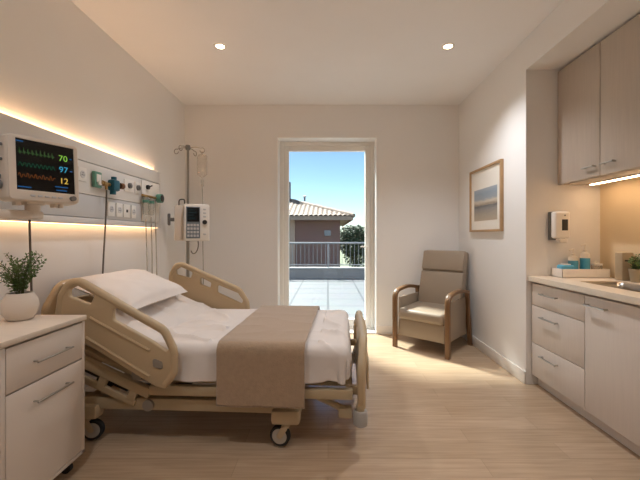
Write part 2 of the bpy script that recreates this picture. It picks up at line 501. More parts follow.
# neighbouring house
HX, HY = 0.52, 15.0
t = thing('neighbouring_house', 'brown brick house with curved clay roof tiles beyond the terrace railing', 'house', (0, HY, -3.2))
b = MB(); b.b2(-8, HX, 0.0, 9, 0, 5.25)
b.build('wall', M['brick'], t, smooth=False)
b = MB(); b.b2(-8.1, HX + 0.5, -0.5, 9.5, 5.14, 5.22); b.b2(-8.1, HX + 0.52, -0.52, -0.46, 5.10, 5.265); b.b2(HX + 0.46, HX + 0.52, -0.5, 9.5, 5.10, 5.265); b.build('eave_board', mat('eave_board', (150, 128, 110), 0.8), t, smooth=False)
EX, EY, EZ, PT = HX + 0.55, -0.55, 5.23, 0.315
def corr(a): return 0.075 * abs(math.sin(a * PI / 0.20)) ** 0.8
rows = 10
def front_slope(u, v):
    d = u * 4.2
    x = EX - d * v * 0 - (1 - v) * 0
    w0, w1 = -8.1 + d * 0, EX - d
    x = w0 + (w1 - w0) * v
    step = 0.03 * (1 - ((d / 0.36) % 1.0))
    return (x, EY + d, EZ + d * PT + corr(x) + step)
def side_slope(u, v):
    d = u * 4.2
    y0, y1 = EY + d, 9.5 - d
    y = y0 + (y1 - y0) * v
    step = 0.03 * (1 - ((d / 0.36) % 1.0))
    return (EX - d, y, EZ + d * PT + corr(y) + step)
b = MB(); b.grid(front_slope, 48, 260); b.grid(side_slope, 48, 200)
b.b2(-8.1, HX + 0.15, -0.2, -0.17, 5.2, 5.345); b.build('roof', M['roof_tile'], t, smooth=False)
hip = [(EX - d, EY + d, EZ + d * PT + 0.05) for d in [i * 0.3 for i in range(14)]]
b = MB(); b.tube(hip, [0.09 + 0.02 * (i % 2) for i in range(14)], 8); b.build('hip_tiles', M['roof_tile'], t)
b = MB(); b.b2(-2.1, -1.86, 2.2, 2.5, 5.9, 7.1); b.build('chimney', M['bark'], t)
b = MB(); b.lathe([(0.05, 0), (0.05, 0.2), (0.12, 0.22), (0.0, 0.3)], (-1.15, 2.2, 6.15), 12); b.build('roof_vent', M['concrete'], t)
b = MB(); b.b2(-1.95, -1.42, -0.06, 0.0, 0, 5.14); b.build('pilaster', mat('pilaster_buff', (176, 150, 130), 0.9, var=0.05), t)
b = MB(); b.b2(-0.16, 0.12, -0.08, 0.0, 4.45, 4.68, 0.02); b.build('wall_lamp', M['cap'], t)

def leaf_cloud(b, c, rad, n, size, seed):
    rnd = random.Random(seed)
    t = bmesh.new()
    for i in range(n):
        while True:
            p = Vector((rnd.uniform(-1, 1), rnd.uniform(-1, 1), rnd.uniform(-1, 1)))
            if 0.35 < p.length < 1: break
        q = Vector((c[0] + p.x * rad[0], c[1] + p.y * rad[1], c[2] + p.z * rad[2]))
        a = Vector((rnd.uniform(-1, 1), rnd.uniform(-1, 1), rnd.uniform(-1, 1))).normalized()
        bb = a.orthogonal().normalized()
        s = size * rnd.uniform(0.6, 1.3)
        vs = [t.verts.new(q + a * s), t.verts.new(q + bb * s * 0.5), t.verts.new(q - a * s), t.verts.new(q - bb * s * 0.5)]
        t.faces.new(vs)
    b._add(t)
def tree(loc, h, lobes, n, size, label, group=None, name='tree'):
    t = thing(name, label, 'tree', loc, 0, group)
    b = MB()
    for i, (dx, dy, dz, r) in enumerate(lobes): leaf_cloud(b, (dx, dy, dz), (r, r, r * 0.85), n, size, 50 + i)
    b.build('foliage', M['foliage'], t, smooth=False)
    b = MB(); b.tube([(0, 0, 0), (0.05, 0, h * 0.5), (0, 0, h * 0.85)], [0.16, 0.11, 0.05], 8)
    for (dx, dy, dz, r) in lobes: b.tube([(0.03, 0, h * 0.4), (dx * 0.6, dy * 0.6, dz)], [0.06, 0.02], 6)
    b.build('trunk', M['bark'], t)
tree((2.05, 26, -3.2), 4.4, [(-0.45, 0, 4.5, 0.85), (0.25, 0.2, 4.55, 0.8), (-0.2, -0.2, 3.7, 1.0), (0.8, 0, 3.7, 0.9), (-0.9, 0.3, 3.9, 0.6), (0.2, 0, 3.0, 1.1)], 1300, 0.10, 'dense dark green round tree nearest the corner of the brown house')
tree((5.2, 33, -3.2), 4.4, [(-0.5, 0, 3.9, 1.1), (0.6, 0.2, 4.1, 1.0), (0.0, -0.2, 3.0, 1.2), (-1.5, 0, 3.2, 0.9)], 500, 0.14, 'lower green tree farther off, right of the dense tree')
# low light wall at the foot of the house
b = MB(); b.b2(-8, 6, 13.2, 13.4, -3.2, 0.02)
struct(b.build('garden_wall', M['cap'], smooth=False))

# ------------------------------------------------------------------ hospital bed
BCX, BCY, BRZ = -0.70, 2.57, R(-3.0)
def bed_thing(name, label, cat): return thing(name, label, cat, (BCX, BCY, 0), BRZ)
bed = bed_thing('hospital_bed', 'beige adjustable hospital bed on casters with raised head section', 'bed')
S0 = 172.0
def nx(px): return (px - 328) / 175.0 + 0.03 - BCX          # pixel on the near flank -> bed-local x
def nz(py): return EYE - (py - 236) / 174.5
HW = 0.555                                        # half width to the rails
# flank rails
outer = [(50, 318), (53, 297), (63, 280), (76, 278.5), (165, 327), (177, 350), (177, 374), (166, 389), (155, 386), (85, 346), (56, 330)]
outl = roundpoly([(nx(a), nz(c)) for a, c in outer], [0.02, 0.07, 0.07, 0.08, 0.10, 0.08, 0.05, 0.03, 0.04, 0.05, 0.04], 7)
h1 = roundpoly([(nx(a), nz(c)) for a, c in [(66, 290), (74, 286), (92, 296), (88, 305), (66, 297)]], 0.015, 5)
h2 = roundpoly([(nx(a), nz(c)) for a, c in [(112, 307), (162, 334), (169, 346), (168, 351), (152, 341), (112, 320)]], [0.015, 0.03, 0.02, 0.015, 0.03, 0.02], 5)
h3 = roundpoly([(nx(a), nz(c)) for a, c in [(153, 357), (163, 361), (164, 369), (154, 366)]], 0.012, 4)
h2a = roundpoly([(nx(a), nz(c)) for a, c in [(104, 305), (120, 315), (118, 323), (104, 316)]], 0.012, 5)
h2b = roundpoly([(nx(a), nz(c)) for a, c in [(130, 319), (161, 335), (168, 347), (166, 352), (152, 344), (129, 331)]], [0.015, 0.03, 0.02, 0.015, 0.03, 0.02], 5)
def rail_plate(b, ys):
    Mx = Matrix.Translation((0, ys, 0)) @ XZ
    b.plate([outl, h1, h2] if ys < 0 else [outl, h1, h2a, h2b], 0.030, 0.010, Mx)
for ys, lab in ((-HW - 0.018, 'near'), (HW + 0.018, 'far')):
    b = MB(); rail_plate(b, ys)
    rim = [Vector((p[0], ys, p[1])) for p in roundpoly([(nx(a), nz(c)) for a, c in [(54.5, 315), (56.5, 297), (65, 283), (76, 282), (163.5, 330), (173.5, 350), (173.5, 373), (165, 384)]], [0, 0.07, 0.07, 0.08, 0.10, 0.08, 0.05, 0], 7)]
    b.tube(rim, 0.0225, 12)
    sr = b.build('side_rail', M['bed_beige'], bed)
    if ys > 0:      # the far rail sits a little flatter and farther down the bed
        pv = Vector((nx(63), 0, nz(283)))
        sr.matrix_basis = Matrix.Translation((0.06, 0, 0)) @ Matrix.Translation(pv) @ Matrix.Rotation(R(-5.5), 4, 'Y') @ Matrix.Translation(-pv)
    sg = -1 if ys < 0 else 1
    b = MB(); b.plate([h3], 0.006, 0.002, Matrix.Translation((0, ys + sg * 0.0185, 0)) @ XZ); b.build('release_latch', M['bed_grey'], sr)
    # raised moulding along the lower panel
    b = MB()
    for (p, q) in (((84, 338), (150, 376)), ((88, 318), (150, 350)),):
        b.tube([(nx(p[0]), ys + sg * 0.016, nz(p[1])), (nx(q[0]), ys + sg * 0.016, nz(q[1]))], 0.009, 8)
    b.build('moulding', M['bed_beige'], sr)
    # carrying links under the rail
    b = MB()
    b.tube([(nx(132), ys - sg * 0.022, nz(372)), (nx(132), ys - sg * 0.05, nz(382))], 0.012, 8)
    b.box((nx(132), ys - sg * 0.042, nz(374)), (0.06, 0.04, 0.10), 0.008, None)
    b.build('rail_bracket', M['bed_grey'], bed)
# deck and mattress profile
HINGE, ANG, HEADX = -1.09 - BCX, R(23.5), -1.60 - BCX
FOOTX = 0.14 - BCX
def deck_path(zflat, off, n=12, head=0.0, foot=0.0):
    """points (x,z) from foot to head at height zflat, bending up; off = offset along the normal above the deck line"""
    pts = []
    Rb = 0.22
    L = Rb * math.tan(ANG / 2)
    pts.append((FOOTX + foot, zflat + off))
    x0 = HINGE + L
    pts.append((x0, zflat + off))
    for k in range(1, n + 1):
        a = ANG * k / n
        cx, cz = x0, zflat + Rb
        pts.append((cx - (Rb - off) * math.sin(a), cz - (Rb - off) * math.cos(a)))
    lx = (HINGE - (HEADX + head))
    ex, ez = x0 - Rb * math.sin(ANG), zflat + Rb * (1 - math.cos(ANG))
    D = (lx - L * math.cos(ANG)) / math.cos(ANG)
    ex -= D * math.cos(ANG); ez += D * math.sin(ANG)
    pts.append((ex - (-off) * math.sin(ANG) * 1.0 * 1.0 if False else ex + off * math.sin(ANG), ez + off * math.cos(ANG)))
    return pts
def path_eval(pts):
    P = [Vector(p) for p in pts]
    acc = [0]
    for a, c in zip(P[:-1], P[1:]): acc.append(acc[-1] + (c - a).length)
    def f(s):
        s = max(0, min(acc[-1], s))
        for i in range(len(P) - 1):
            if s <= acc[i + 1] + 1e-9:
                t = (s - acc[i]) / max(1e-9, acc[i + 1] - acc[i])
                p = P[i].lerp(P[i + 1], t)
                tg = (P[i + 1] - P[i]).normalized()
                return p, Vector((tg.y, -tg.x)) * 1.0
        return P[-1], Vector((0, 1))
    return f, acc[-1]
DECK = 0.385
def slab(name, zb, th, half, m, rad, parent=None, head=0.0, foot=0.0):
    fb, L = path_eval(deck_path(zb, 0, 14, head, foot)); ft, L2 = path_eval(deck_path(zb, th, 14, head, foot))
    sec = roundpoly([(-half, 0), (half, 0), (half, 1), (-half, 1)], 0)
    pr = roundpoly([(-half, 0), (half, 0), (half, th), (-half, th)], rad, 5)
    b = MB()
    def fn(u, v):
        k = int(round(v * len(pr))) % len(pr)
        y, h = pr[k]
        e = min(u, 1 - u) * L
        p0 = fb(u * L)[0]; p1 = ft(u * L2)[0]
        q = p0.lerp(p1, h / th)
        return (q.x, y, q.y)
    b.grid(fn, 46, len(pr), closed_v=True)
    b.bm.verts.ensure_lookup_table()
    n = len(pr)
    b.bm.faces.new([b.bm.verts[i] for i in range(n)]); b.bm.faces.new([b.bm.verts[46 * n + i] for i in range(n)][::-1])
    bmesh.ops.recalc_face_normals(b.bm, faces=b.bm.faces)
    return b.build(name, m, parent)
slab('deck', DECK - 0.03, 0.026, 0.47, M['bed_frame'], 0.006, bed)
# flank tubes of the deck: flat part and raised part
DZ0 = DECK - 0.055
b = MB()
for sg in (-1, 1):
    y = sg * 0.505
    b.b2(HINGE + 0.06, FOOTX + 0.03, y - 0.022, y + 0.022, DZ0 - 0.03, DZ0 + 0.028, 0.008)
b.b2(FOOTX - 0.01, FOOTX + 0.03, -0.5, 0.5, DZ0 - 0.026, DZ0 + 0.024, 0.006)
b.build('deck_frame', M['bed_frame'], bed)
for sg in (-1, 1):
    b = MB()
    y = sg * 0.498
    Lr = 0.60
    Mx = Matrix.Translation((HINGE + 0.02, y, DZ0 - 0.012)) @ Matrix.Rotation(ANG, 4, 'Y')
    b.b2(-Lr, 0.04, -0.02, 0.02, -0.03, 0.03, 0.008, Mx)
    b.b2(-Lr, -0.02, -0.012, 0.012, -0.115, -0.075, 0.006, Mx)
    for xx in (-0.5, -0.28, -0.08): b.b2(xx, xx + 0.05, -0.014, 0.014, -0.09, -0.02, 0.004, Mx)
    b.build('backrest_frame', M['bed_frame'], bed)
b = MB()
Mx = Matrix.Translation((HINGE - 0.02, -0.40, DZ0 - 0.07)) @ Matrix.Rotation(ANG, 4, 'Y')
b.cyl((-0.5, 0, -0.02), (-0.12, 0, -0.02), 0.026, 14, M=Mx); b.cyl((-0.12, 0, -0.02), (0.08, 0, -0.02), 0.014, 12, M=Mx)
b.b2(-0.32, -0.22, -0.035, 0.035, -0.06, 0.02, 0.008, Mx)
b.build('actuator', M['bed_dark'], bed)
# base chassis
b = MB()
x0, x1 = nx(66), nx(300)
for sg in (-1, 1):
    y = sg * 0.47
    b.b2(x0, x1, y - 0.025, y + 0.025, 0.196, 0.268, 0.010)
for xx in (x0 + 0.04, x1 - 0.06):
    b.b2(xx - 0.03, xx + 0.03, -0.45, 0.45, 0.20, 0.262, 0.008)
b.build('base_frame', M['bed_frame'], bed)
for xx in (x0 + 0.03, x1 - 0.09):
    for sg in (-1, 1):
        b = MB(); b.box((xx, sg * 0.487, 0.186), (0.17, 0.085, 0.085), 0.02); b.build('caster_housing', M['bed_beige'], bed)
# lifting gear between base and deck
b = MB()
for sg in (-1, 1):
    y = sg * 0.36
    b.tube([(x0 + 0.32, y, 0.232), (x0 + 0.62, y, 0.318)], 0.018, 10); b.tube([(x1 - 0.5, y, 0.232), (x1 - 0.2, y, 0.318)], 0.018, 10)
    b.b2(x0 + 0.25, x1 - 0.2, y - 0.015, y + 0.015, 0.268, 0.296, 0.004)
for xx in (x0 + 0.62, x1 - 0.2): b.cyl((xx, -0.36, 0.318), (xx, 0.36, 0.318), 0.014, 10)
b.build('lift_linkage', M['bed_dark'], bed)
b = MB(); b.cyl((nx(140), -0.496, 0.232), (nx(140), -0.512, 0.232), 0.033, 20); b.build('pedal', M['bed_grey'], bed)
# struts to the footboard
FBX = 0.215 - BCX
for sg in (-1, 1):
    b = MB()
    y = sg * 0.46
    b.tube([(nx(306), y, 0.315), (nx(345), y, 0.215)], 0.02, 8)
    b.b2(nx(338), nx(352), y - 0.03, y + 0.03, 0.175, 0.235, 0.008)
    b.b2(nx(345), FBX - 0.0, y - 0.02, y + 0.02, 0.31, 0.36, 0.006)
    b.build('foot_strut', M['bed_frame'], bed)
# footboard: moulded board with two hand holes, standing across the bed
ft = [(-0.53, 0.25), (0.53, 0.25), (0.545, 0.47), (0.42, 0.625), (-0.42, 0.625), (-0.545, 0.47)]
fo = roundpoly(ft, [0.05, 0.05, 0.12, 0.12, 0.12, 0.12], 8)
def slot(y0, y1, z0, z1, r): return roundpoly([(y0, z0), (y1, z0), (y1, z1), (y0, z1)], r, 6)
holes = [roundpoly([(sg * 0.13, 0.50), (sg * 0.36, 0.50), (sg * 0.36, 0.585), (sg * 0.13, 0.585)], 0.035, 6) for sg in (-1, 1)]
holes += [roundpoly([(sg * 0.41, 0.34), (sg * 0.495, 0.34), (sg * 0.495, 0.47), (sg * 0.41, 0.54)], 0.03, 6) for sg in (-1, 1)]
b = MB(); b.plate([fo] + holes, 0.036, 0.012, Matrix.Translation((FBX, 0, 0)) @ YZ)
b.tube([Vector((FBX, y, z)) for y, z in roundpoly([(0.50, 0.25), (0.522, 0.47), (0.41, 0.603), (-0.41, 0.603), (-0.522, 0.47), (-0.50, 0.25)], [0, 0.12, 0.12, 0.12, 0.12, 0], 8)], 0.024, 12)
fb = b.build('footboard', M['bed_beige'], bed)
b = MB(); b.plate([roundpoly([(-0.36, 0.28), (0.36, 0.28), (0.36, 0.47), (-0.36, 0.47)], 0.04, 6)], 0.012, 0.004, Matrix.Translation((FBX + 0.025, 0, 0)) @ YZ); pi_ = b.build('panel_insert', M['bed_frame'], fb)
for ob in (fb, pi_):      # the board bows outwards a little
    for v in ob.data.vertices: v.co.x += 0.045 * max(0.0, 1 - (v.co.y / 0.545) ** 2)
for sg in (-1, 1):
    b = MB(); b.cyl((FBX, sg * 0.50, 0.22), (FBX, sg * 0.50, 0.265), 0.024, 14); b.build('footboard_post', M['bed_frame'], bed)
    b = MB(); b.lathe([(0, 0), (0.034, 0), (0.041, 0.006), (0.041, 0.078), (0.035, 0.086), (0, 0.086)], (FBX, sg * 0.50, 0.148), 24); b.build('bumper', M['bumper'], bed)
# headboard
HBX = -1.69 - BCX
hb = roundpoly([(-0.50, 0.30), (0.50, 0.30), (0.52, 0.80), (0.40, 0.955), (-0.40, 0.955), (-0.52, 0.80)], [0.04, 0.04, 0.12, 0.12, 0.12, 0.12], 8)
hh = [roundpoly([(sg * 0.10, 0.83), (sg * 0.36, 0.83), (sg * 0.36, 0.91), (sg * 0.10, 0.91)], 0.035, 6) for sg in (-1, 1)]
b = MB(); b.plate([hb] + hh, 0.045, 0.018, Matrix.Translation((HBX, 0, 0)) @ YZ); b.build('headboard', M['bed_beige'], bed)
for sg in (-1, 1):
    b = MB(); b.tube(arcpath([(HBX, sg * 0.4, 0.30), (HBX, sg * 0.4, 0.235), (x0 + 0.02, sg * 0.4, 0.235)], 0.03), 0.02, 10)
    b.build('headboard_bracket', M['bed_frame'], bed)
# casters
def caster(loc, swivel):
    fk = MB()
    fk.lathe([(0, 0.138), (0.026, 0.138), (0.026, 0.124), (0.018, 0.12), (0, 0.12)], (0, 0, 0), 18)
    for sg in (-1, 1):
        fk.plate([roundpoly([(-0.022, 0.122), (0.022, 0.122), (0.052, 0.064), (0.040, 0.050), (0.022, 0.052)], 0.01, 4)], 0.006, 0.002, Matrix.Translation((0, sg * 0.025, 0)) @ XZ)
    fk.box((0, 0, 0.121), (0.046, 0.056, 0.008), 0.003)
    fk.cyl((0.036, -0.028, 0.06), (0.036, 0.028, 0.06), 0.008, 12)
    f = fk.build('caster', M['bed_beige'], bed); f.location = loc; f.rotation_euler = (0, 0, swivel)
    w = MB(); w.lathe([(0.036, -0.016), (0.056, -0.018), (0.0605, -0.012), (0.0605, 0.012), (0.056, 0.018), (0.036, 0.016), (0.036, -0.016)], (0, 0, 0), 36, Matrix.Translation((0.036, 0, 0.0605)) @ Matrix.Rotation(PI / 2, 4, 'X'))
    w.build('tyre', M['rubber'], f)
    w = MB(); w.lathe([(0, -0.014), (0.012, -0.017), (0.044, -0.0185), (0.046, -0.012), (0.046, 0.012), (0.044, 0.0185), (0.012, 0.017), (0, 0.014)], (0, 0, 0), 32, Matrix.Translation((0.036, 0, 0.0605)) @ Matrix.Rotation(PI / 2, 4, 'X'))
    w.build('wheel_hub', M['wheel_grey'], f)
for xx, a in ((x0 + 0.03, 0.2), (x1 - 0.09, PI - 0.15)):
    for sg in (-1, 1): caster((xx, sg * 0.487, 0.006), a if sg < 0 else a + 0.4)

# mattress
mt = slab('mattress', DECK + 0.002, 0.195, 0.462, M['mattress'], 0.045, None, 0.03, -0.012)
mt.location = (BCX, BCY, 0); mt.rotation_euler = (0, 0, BRZ)
set_props(mt, 'pale mattress under the white bedding of the hospital bed', 'mattress')

# bedding draped over the mattress
ftop, Ltop = path_eval(deck_path(DECK, 0.206, 14, 0.03, 0.0))
def drape(name, s0, s1, over_near, over_far, over_foot, half, off, m, nu, nv, wr, seed, fold, r=0.055, taper=None, thick=0.008):
    """a cloth laid over the bed top: s runs from the foot towards the head; the sides hang down"""
    sA = s0 - over_foot
    qN, qF = -half - over_near, half + over_far
    def arc(d):
        q = d / r
        if q < PI / 2: return r * math.sin(q), r * (1 - math.cos(q))
        return r, r + (d - r * PI / 2)
    def fn(u, v):
        s = sA + (s1 - sA) * u
        q = qN + (qF - qN) * v
        k = taper(s) if taper else 1.0
        if abs(q) > half: q = math.copysign(half + (abs(q) - half) * k, q)
        ds = max(0, s0 - s) if over_foot > 0 else 0
        dq = max(0, abs(q) - half)
        p, nrm = ftop(max(s, s0 if over_foot > 0 else s))
        x, z = p.x, p.y
        y = max(-half, min(half, q))
        # crumples on the top
        cr = (1 - abs(noise.noise(Vector((s * 2.6 - q * 1.5 + seed, q * 3.4 + s * 1.2, 5.0))))) ** 7 - 0.25
        nn = cr * 0.9 + noise.noise(Vector((s * 3.2 + seed, q * 3.2, 0.0))) * 0.6 + noise.noise(Vector((s * 7 + q * 4 + seed, q * 6 - s * 3, 3.0))) * 0.4
        h = wr * nn * (0.30 if (over_foot > 0 and 0.17 < s < 0.82) else 1.0)
        h = max(h, -0.004)
        d = max(ds, dq)
        if d > 0:
            L = math.hypot(ds, dq)
            ex, ey = ds / L, dq / L
            out, down = arc(d)
            hang = min(1, max(0, (d - 0.05) / 0.2))
            wave = fold * hang * (0.7 * math.sin((s if dq >= ds else q) * 21 + seed + 2.2 * noise.noise(Vector((s * 4, q * 4, seed)))) + 0.7 * noise.noise(Vector((s * 9, q * 5, seed + 9))))
            out += off + max(-0.8 * off, wave)
            x += ex * out
            y += math.copysign(ey * out, q)
            z -= down - off - h * 0.5
        else:
            x += nrm.x * (off + h); z += nrm.y * (off + h)
        return (x, y, z)
    b = MB(); b.grid(fn, nu, nv)
    o = b.build(name, m)
    o.location = (BCX, BCY, 0); o.rotation_euler = (0, 0, BRZ)
    sd = o.modifiers.new('thick', 'SOLIDIFY'); sd.thickness = thick; sd.offset = 1.0
    return o
def tuck(s):     # the sides hang only beyond the rails
    t = (s - 1.10) / 0.12
    return max(0.30, min(1.0, 1.0 - 0.7 * t))
o = drape('bed_cover', 0.055, 1.60, 0.235, 0.235, 0.215, 0.465, 0.008, M['linen'], 200, 200, 0.034, 1.7, 0.026, taper=tuck, thick=0.006)
set_props(o, 'crumpled white cotton cover spread over the hospital bed', 'bed cover')
o = drape('throw_blanket', 0.242, 0.748, 0.385, 0.30, 0.0, 0.475, 0.031, M['throw'], 70, 140, 0.003, 8.3, 0.005, thick=0.009)
set_props(o, 'folded beige woven throw laid across the foot of the bed', 'blanket')

# pillow
def pillow_fn(u, v):
    a = (u - 0.5) * PI; t = v * 2 * PI
    return None
b = MB()
t = bmesh.new(); bmesh.ops.create_cube(t, size=2)
bmesh.ops.subdivide_edges(t, edges=t.edges, cuts=22, use_grid_fill=True)
for v in t.verts:
    x, y, z = v.co
    ex = (1 - abs(x) ** 3.0) ; ey = (1 - abs(y) ** 3.0)
    hgt = max(0.0, ex * ey) ** 0.42
    pinch = 1 - 0.05 * (1 - abs(y) ** 2) * abs(x) ** 4 - 0.04
    px, py = x * (1 - 0.06 * (1 - y * y)), y * (1 - 0.07 * (1 - x * x))
    w = 0.012 * noise.noise(Vector((x * 2.4 + 4, y * 3.5, z))) + 0.006 * noise.noise(Vector((x * 7, y * 7 + 2, z * 2)))
    v.co = Vector((px * 0.235, py * 0.40, (z * 0.080 * hgt if z > 0 else z * 0.045 * hgt) + w * hgt + (0.0 if abs(z) > 0.5 else 0)))
b._add(t)
o = b.build('pillow', M['pillow'], angle=80)
o.rotation_mode = 'XYZ'
pm = Matrix.Translation((BCX, BCY, 0)) @ Matrix.Rotation(BRZ, 4, 'Z') @ Matrix.Translation((-1.43 - BCX, -0.03, 0.845)) @ Matrix.Rotation(R(22), 4, 'Y')
o.matrix_world = pm
set_props(o, 'plump white pillow resting against the raised bed head', 'pillow')
# settle the pillow onto the bed cover
from mathutils.bvhtree import BVHTree
bpy.context.view_layer.update()
cov = bpy.data.objects['bed_cover']
bv = BVHTree.FromPolygons([cov.matrix_world @ v.co for v in cov.data.vertices], [tuple(p.vertices) for p in cov.data.polygons])
dn = -(pm.to_3x3() @ Vector((0, 0, 1))).normalized()
gap = 1e9
for v in o.data.vertices:
    if v.co.z > 0.0: continue
    hit = bv.ray_cast(pm @ v.co - dn * 0.4, dn)
    if hit[0] is not None: gap = min(gap, hit[3] - 0.4)
o.matrix_world = Matrix.Translation(dn * (gap - 0.015)) @ pm

# ------------------------------------------------------------------ bedside cabinet
KX, KY0, KY1 = -1.31, 1.40, 1.885
t = thing('bedside_cabinet', 'white bedside cabinet on small casters beside the bed head', 'cabinet', (-1.555, (KY0 + KY1) / 2, 0))
ky0, ky1, kx = KY0 - (KY0 + KY1) / 2, KY1 - (KY0 + KY1) / 2, KX + 1.555
kb = XL + 0.03 + 1.555
b = MB(); b.b2(kb, kx - 0.045, ky0, ky1, 0.079, 0.785, 0.002)
b.b2(kx - 0.046, kx, ky1 - 0.02, ky1, 0.079, 0.785, 0.001); b.b2(kx - 0.046, kx, ky0, ky0 + 0.02, 0.079, 0.785, 0.001); b.b2(kx - 0.046, kx, ky0, ky1, 0.079, 0.097, 0.001)
b.build('body', M['cabinet_white'], t)
b = MB(); b.b2(kb, kx + 0.008, ky0 - 0.006, ky1 + 0.006, 0.789, 0.815, 0.004); b.build('top', M['cabinet_top'], t)
def bar_handle(p, q, out, r=0.005, off=0.028):
    """bar handle between p and q standing off along 'out'"""
    p, q, out = Vector(p), Vector(q), Vector(out)
    d = (q - p).normalized()
    b = MB()
    b.tube([p + out * off - d * 0.012, q + out * off + d * 0.012], r, 10)
    for e in (p, q): b.tube([e, e + out * off], r * 0.9, 8)
    return b
b = MB(); b.b2(kx - 0.018, kx + 0.002, ky0 + 0.023, ky1 - 0.024, 0.592, 0.779, 0.002); dr = b.build('drawer', M['cabinet_white'], t)
bar_handle((kx + 0.002, -0.085, 0.683), (kx + 0.002, 0.105, 0.683), (1, 0, 0)).build('handle', M['steel'], dr)
b = MB(); b.b2(kx - 0.018, kx + 0.002, ky0 + 0.023, ky1 - 0.024, 0.102, 0.585, 0.002); dr = b.build('door', M['cabinet_white'], t)
bar_handle((kx + 0.002, -0.085, 0.505), (kx + 0.002, 0.105, 0.505), (1, 0, 0)).build('handle', M['steel'], dr)
for cx in (kb + 0.05, kx - 0.06):
    for cy in (ky0 + 0.05, ky1 - 0.05):
        b = MB(); b.cyl((cx, cy - 0.012, 0.026), (cx, cy + 0.012, 0.026), 0.026, 20); b.box((cx, cy, 0.062), (0.03, 0.036, 0.034), 0.004)
        b.build('caster', M['rubber'], t)

def sprig_plant(t, base, n, spread, hgt, leaf, seed, per=18):
    rnd = random.Random(seed)
    sb, lb = MB(), bmesh.new()
    for i in range(n):
        a = 2 * PI * i / n + rnd.uniform(-0.3, 0.3)
        sp = spread * rnd.uniform(0.25, 1.0); hh = hgt * rnd.uniform(0.6, 1.0) * (1.0 - 0.35 * (sp / spread) ** 2)
        p0 = Vector(base) + Vector((0.015 * math.cos(a), 0.015 * math.sin(a), 0))
        p3 = Vector(base) + Vector((sp * math.cos(a), sp * math.sin(a), hh))
        p1 = p0 + Vector((0, 0, hh * 0.5)); p2 = p3 - Vector((sp * 0.4 * math.cos(a), sp * 0.4 * math.sin(a), hh * 0.15))
        pts = bez(p0, p1, p2, p3, 10)
        sb.tube(pts, 0.0016, 5)
        for k in range(per):
            f = 0.18 + 0.82 * k / (per - 1)
            j = min(9, int(f * 10)); q = Vector(pts[j]).lerp(Vector(pts[j + 1]), f * 10 - j)
            tg = (Vector(pts[j + 1]) - Vector(pts[j])).normalized()
            side = tg.orthogonal().normalized(); side.rotate(Matrix.Rotation(k * 2.4 + i, 3, tg))
            dr_ = (tg * 0.5 + side).normalized(); s = leaf * rnd.uniform(0.7, 1.2) * (1.0 - 0.3 * f)
            w = dr_.cross(tg).normalized() * s * 0.32; up = dr_.cross(w).normalized() * s * 0.08
            vs = [lb.verts.new(q), lb.verts.new(q + dr_ * s * 0.5 + w + up), lb.verts.new(q + dr_ * s), lb.verts.new(q + dr_ * s * 0.5 - w + up), lb.verts.new(q + dr_ * s * 0.5 - up)]
            lb.faces.new((vs[0], vs[1], vs[4])); lb.faces.new((vs[1], vs[2], vs[4])); lb.faces.new((vs[2], vs[3], vs[4])); lb.faces.new((vs[3], vs[0], vs[4]))
    sb.build('stems', M['stem'], t)
    b = MB(); b._add(lb); b.build('foliage', M['leaf'], t, smooth=False)
t = thing('potted_plant', 'small leafy green plant in a round white pot on the bedside cabinet', 'plant', (-1.57, 1.785, 0.8153)); t.scale = (0.92, 0.92, 0.97)
b = MB(); b.lathe([(0, 0), (0.05, 0), (0.058, 0.004), (0.078, 0.035), (0.085, 0.068), (0.078, 0.105), (0.062, 0.132), (0.060, 0.14), (0.054, 0.14), (0.055, 0.13), (0.068, 0.10), (0.06, 0.05), (0, 0.04)], seg=40); b.build('pot', M['ceramic'], t)
b = MB(); b.lathe([(0.063, 0.112), (0.03, 0.117), (0, 0.118)]); b.build('soil', M['soil'], t)
sprig_plant(t, (0, 0, 0.115), 30, 0.150, 0.255, 0.026, 3, 24)

# ------------------------------------------------------------------ bed head service panel on the left wall
PXF = -1.755
PY0, PY1 = 1.2, 3.66
t = thing('bed_head_service_panel', 'long white bed head service panel with sockets on the left wall', 'wall panel', (XL, (PY0 + PY1) / 2, 1.32))
py0, py1 = PY0 - (PY0 + PY1) / 2, PY1 - (PY0 + PY1) / 2
pf = PXF - XL
def pz(z): return z - 1.32
b = MB(); b.b2(0.002, pf, py0, py1, pz(1.782), pz(1.905), 0.006); b.build('upper_cap', M['panel'], t)
b = MB(); b.b2(0.002, pf - 0.004, py0, py1 - 0.004, pz(1.546), pz(1.778), 0.003); b.build('gas_channel', M['panel'], t)
b = MB(); b.b2(0.002, pf - 0.004, py0, py1 - 0.004, pz(1.376), pz(1.541), 0.003); b.build('power_channel', M['panel_grey'], t)
b = MB(); b.b2(0.002, pf + 0.006, py0, py1, pz(1.325), pz(1.372), 0.006); b.build('lower_lip', M['panel'], t)
b = MB(); b.b2(0.005, 0.026, py0 + 0.02, py1 - 0.02, pz(1.905), pz(1.909)); b.build('upper_light', M['led'], t, smooth=False)
b = MB(); b.b2(0.012, pf - 0.018, py0 + 0.02, py1 - 0.02, pz(1.321), pz(1.325)); b.build('lower_light', M['led_down'], t, smooth=False)
b = MB(); b.b2(0.002, pf + 0.001, py1 + 0.0, py1 + 0.012, pz(1.325), pz(1.905), 0.003); b.build('end_cap', M['panel'], t)
def PYpx(px, x=PXF): return x * F / (px - 328) - (PY0 + PY1) / 2
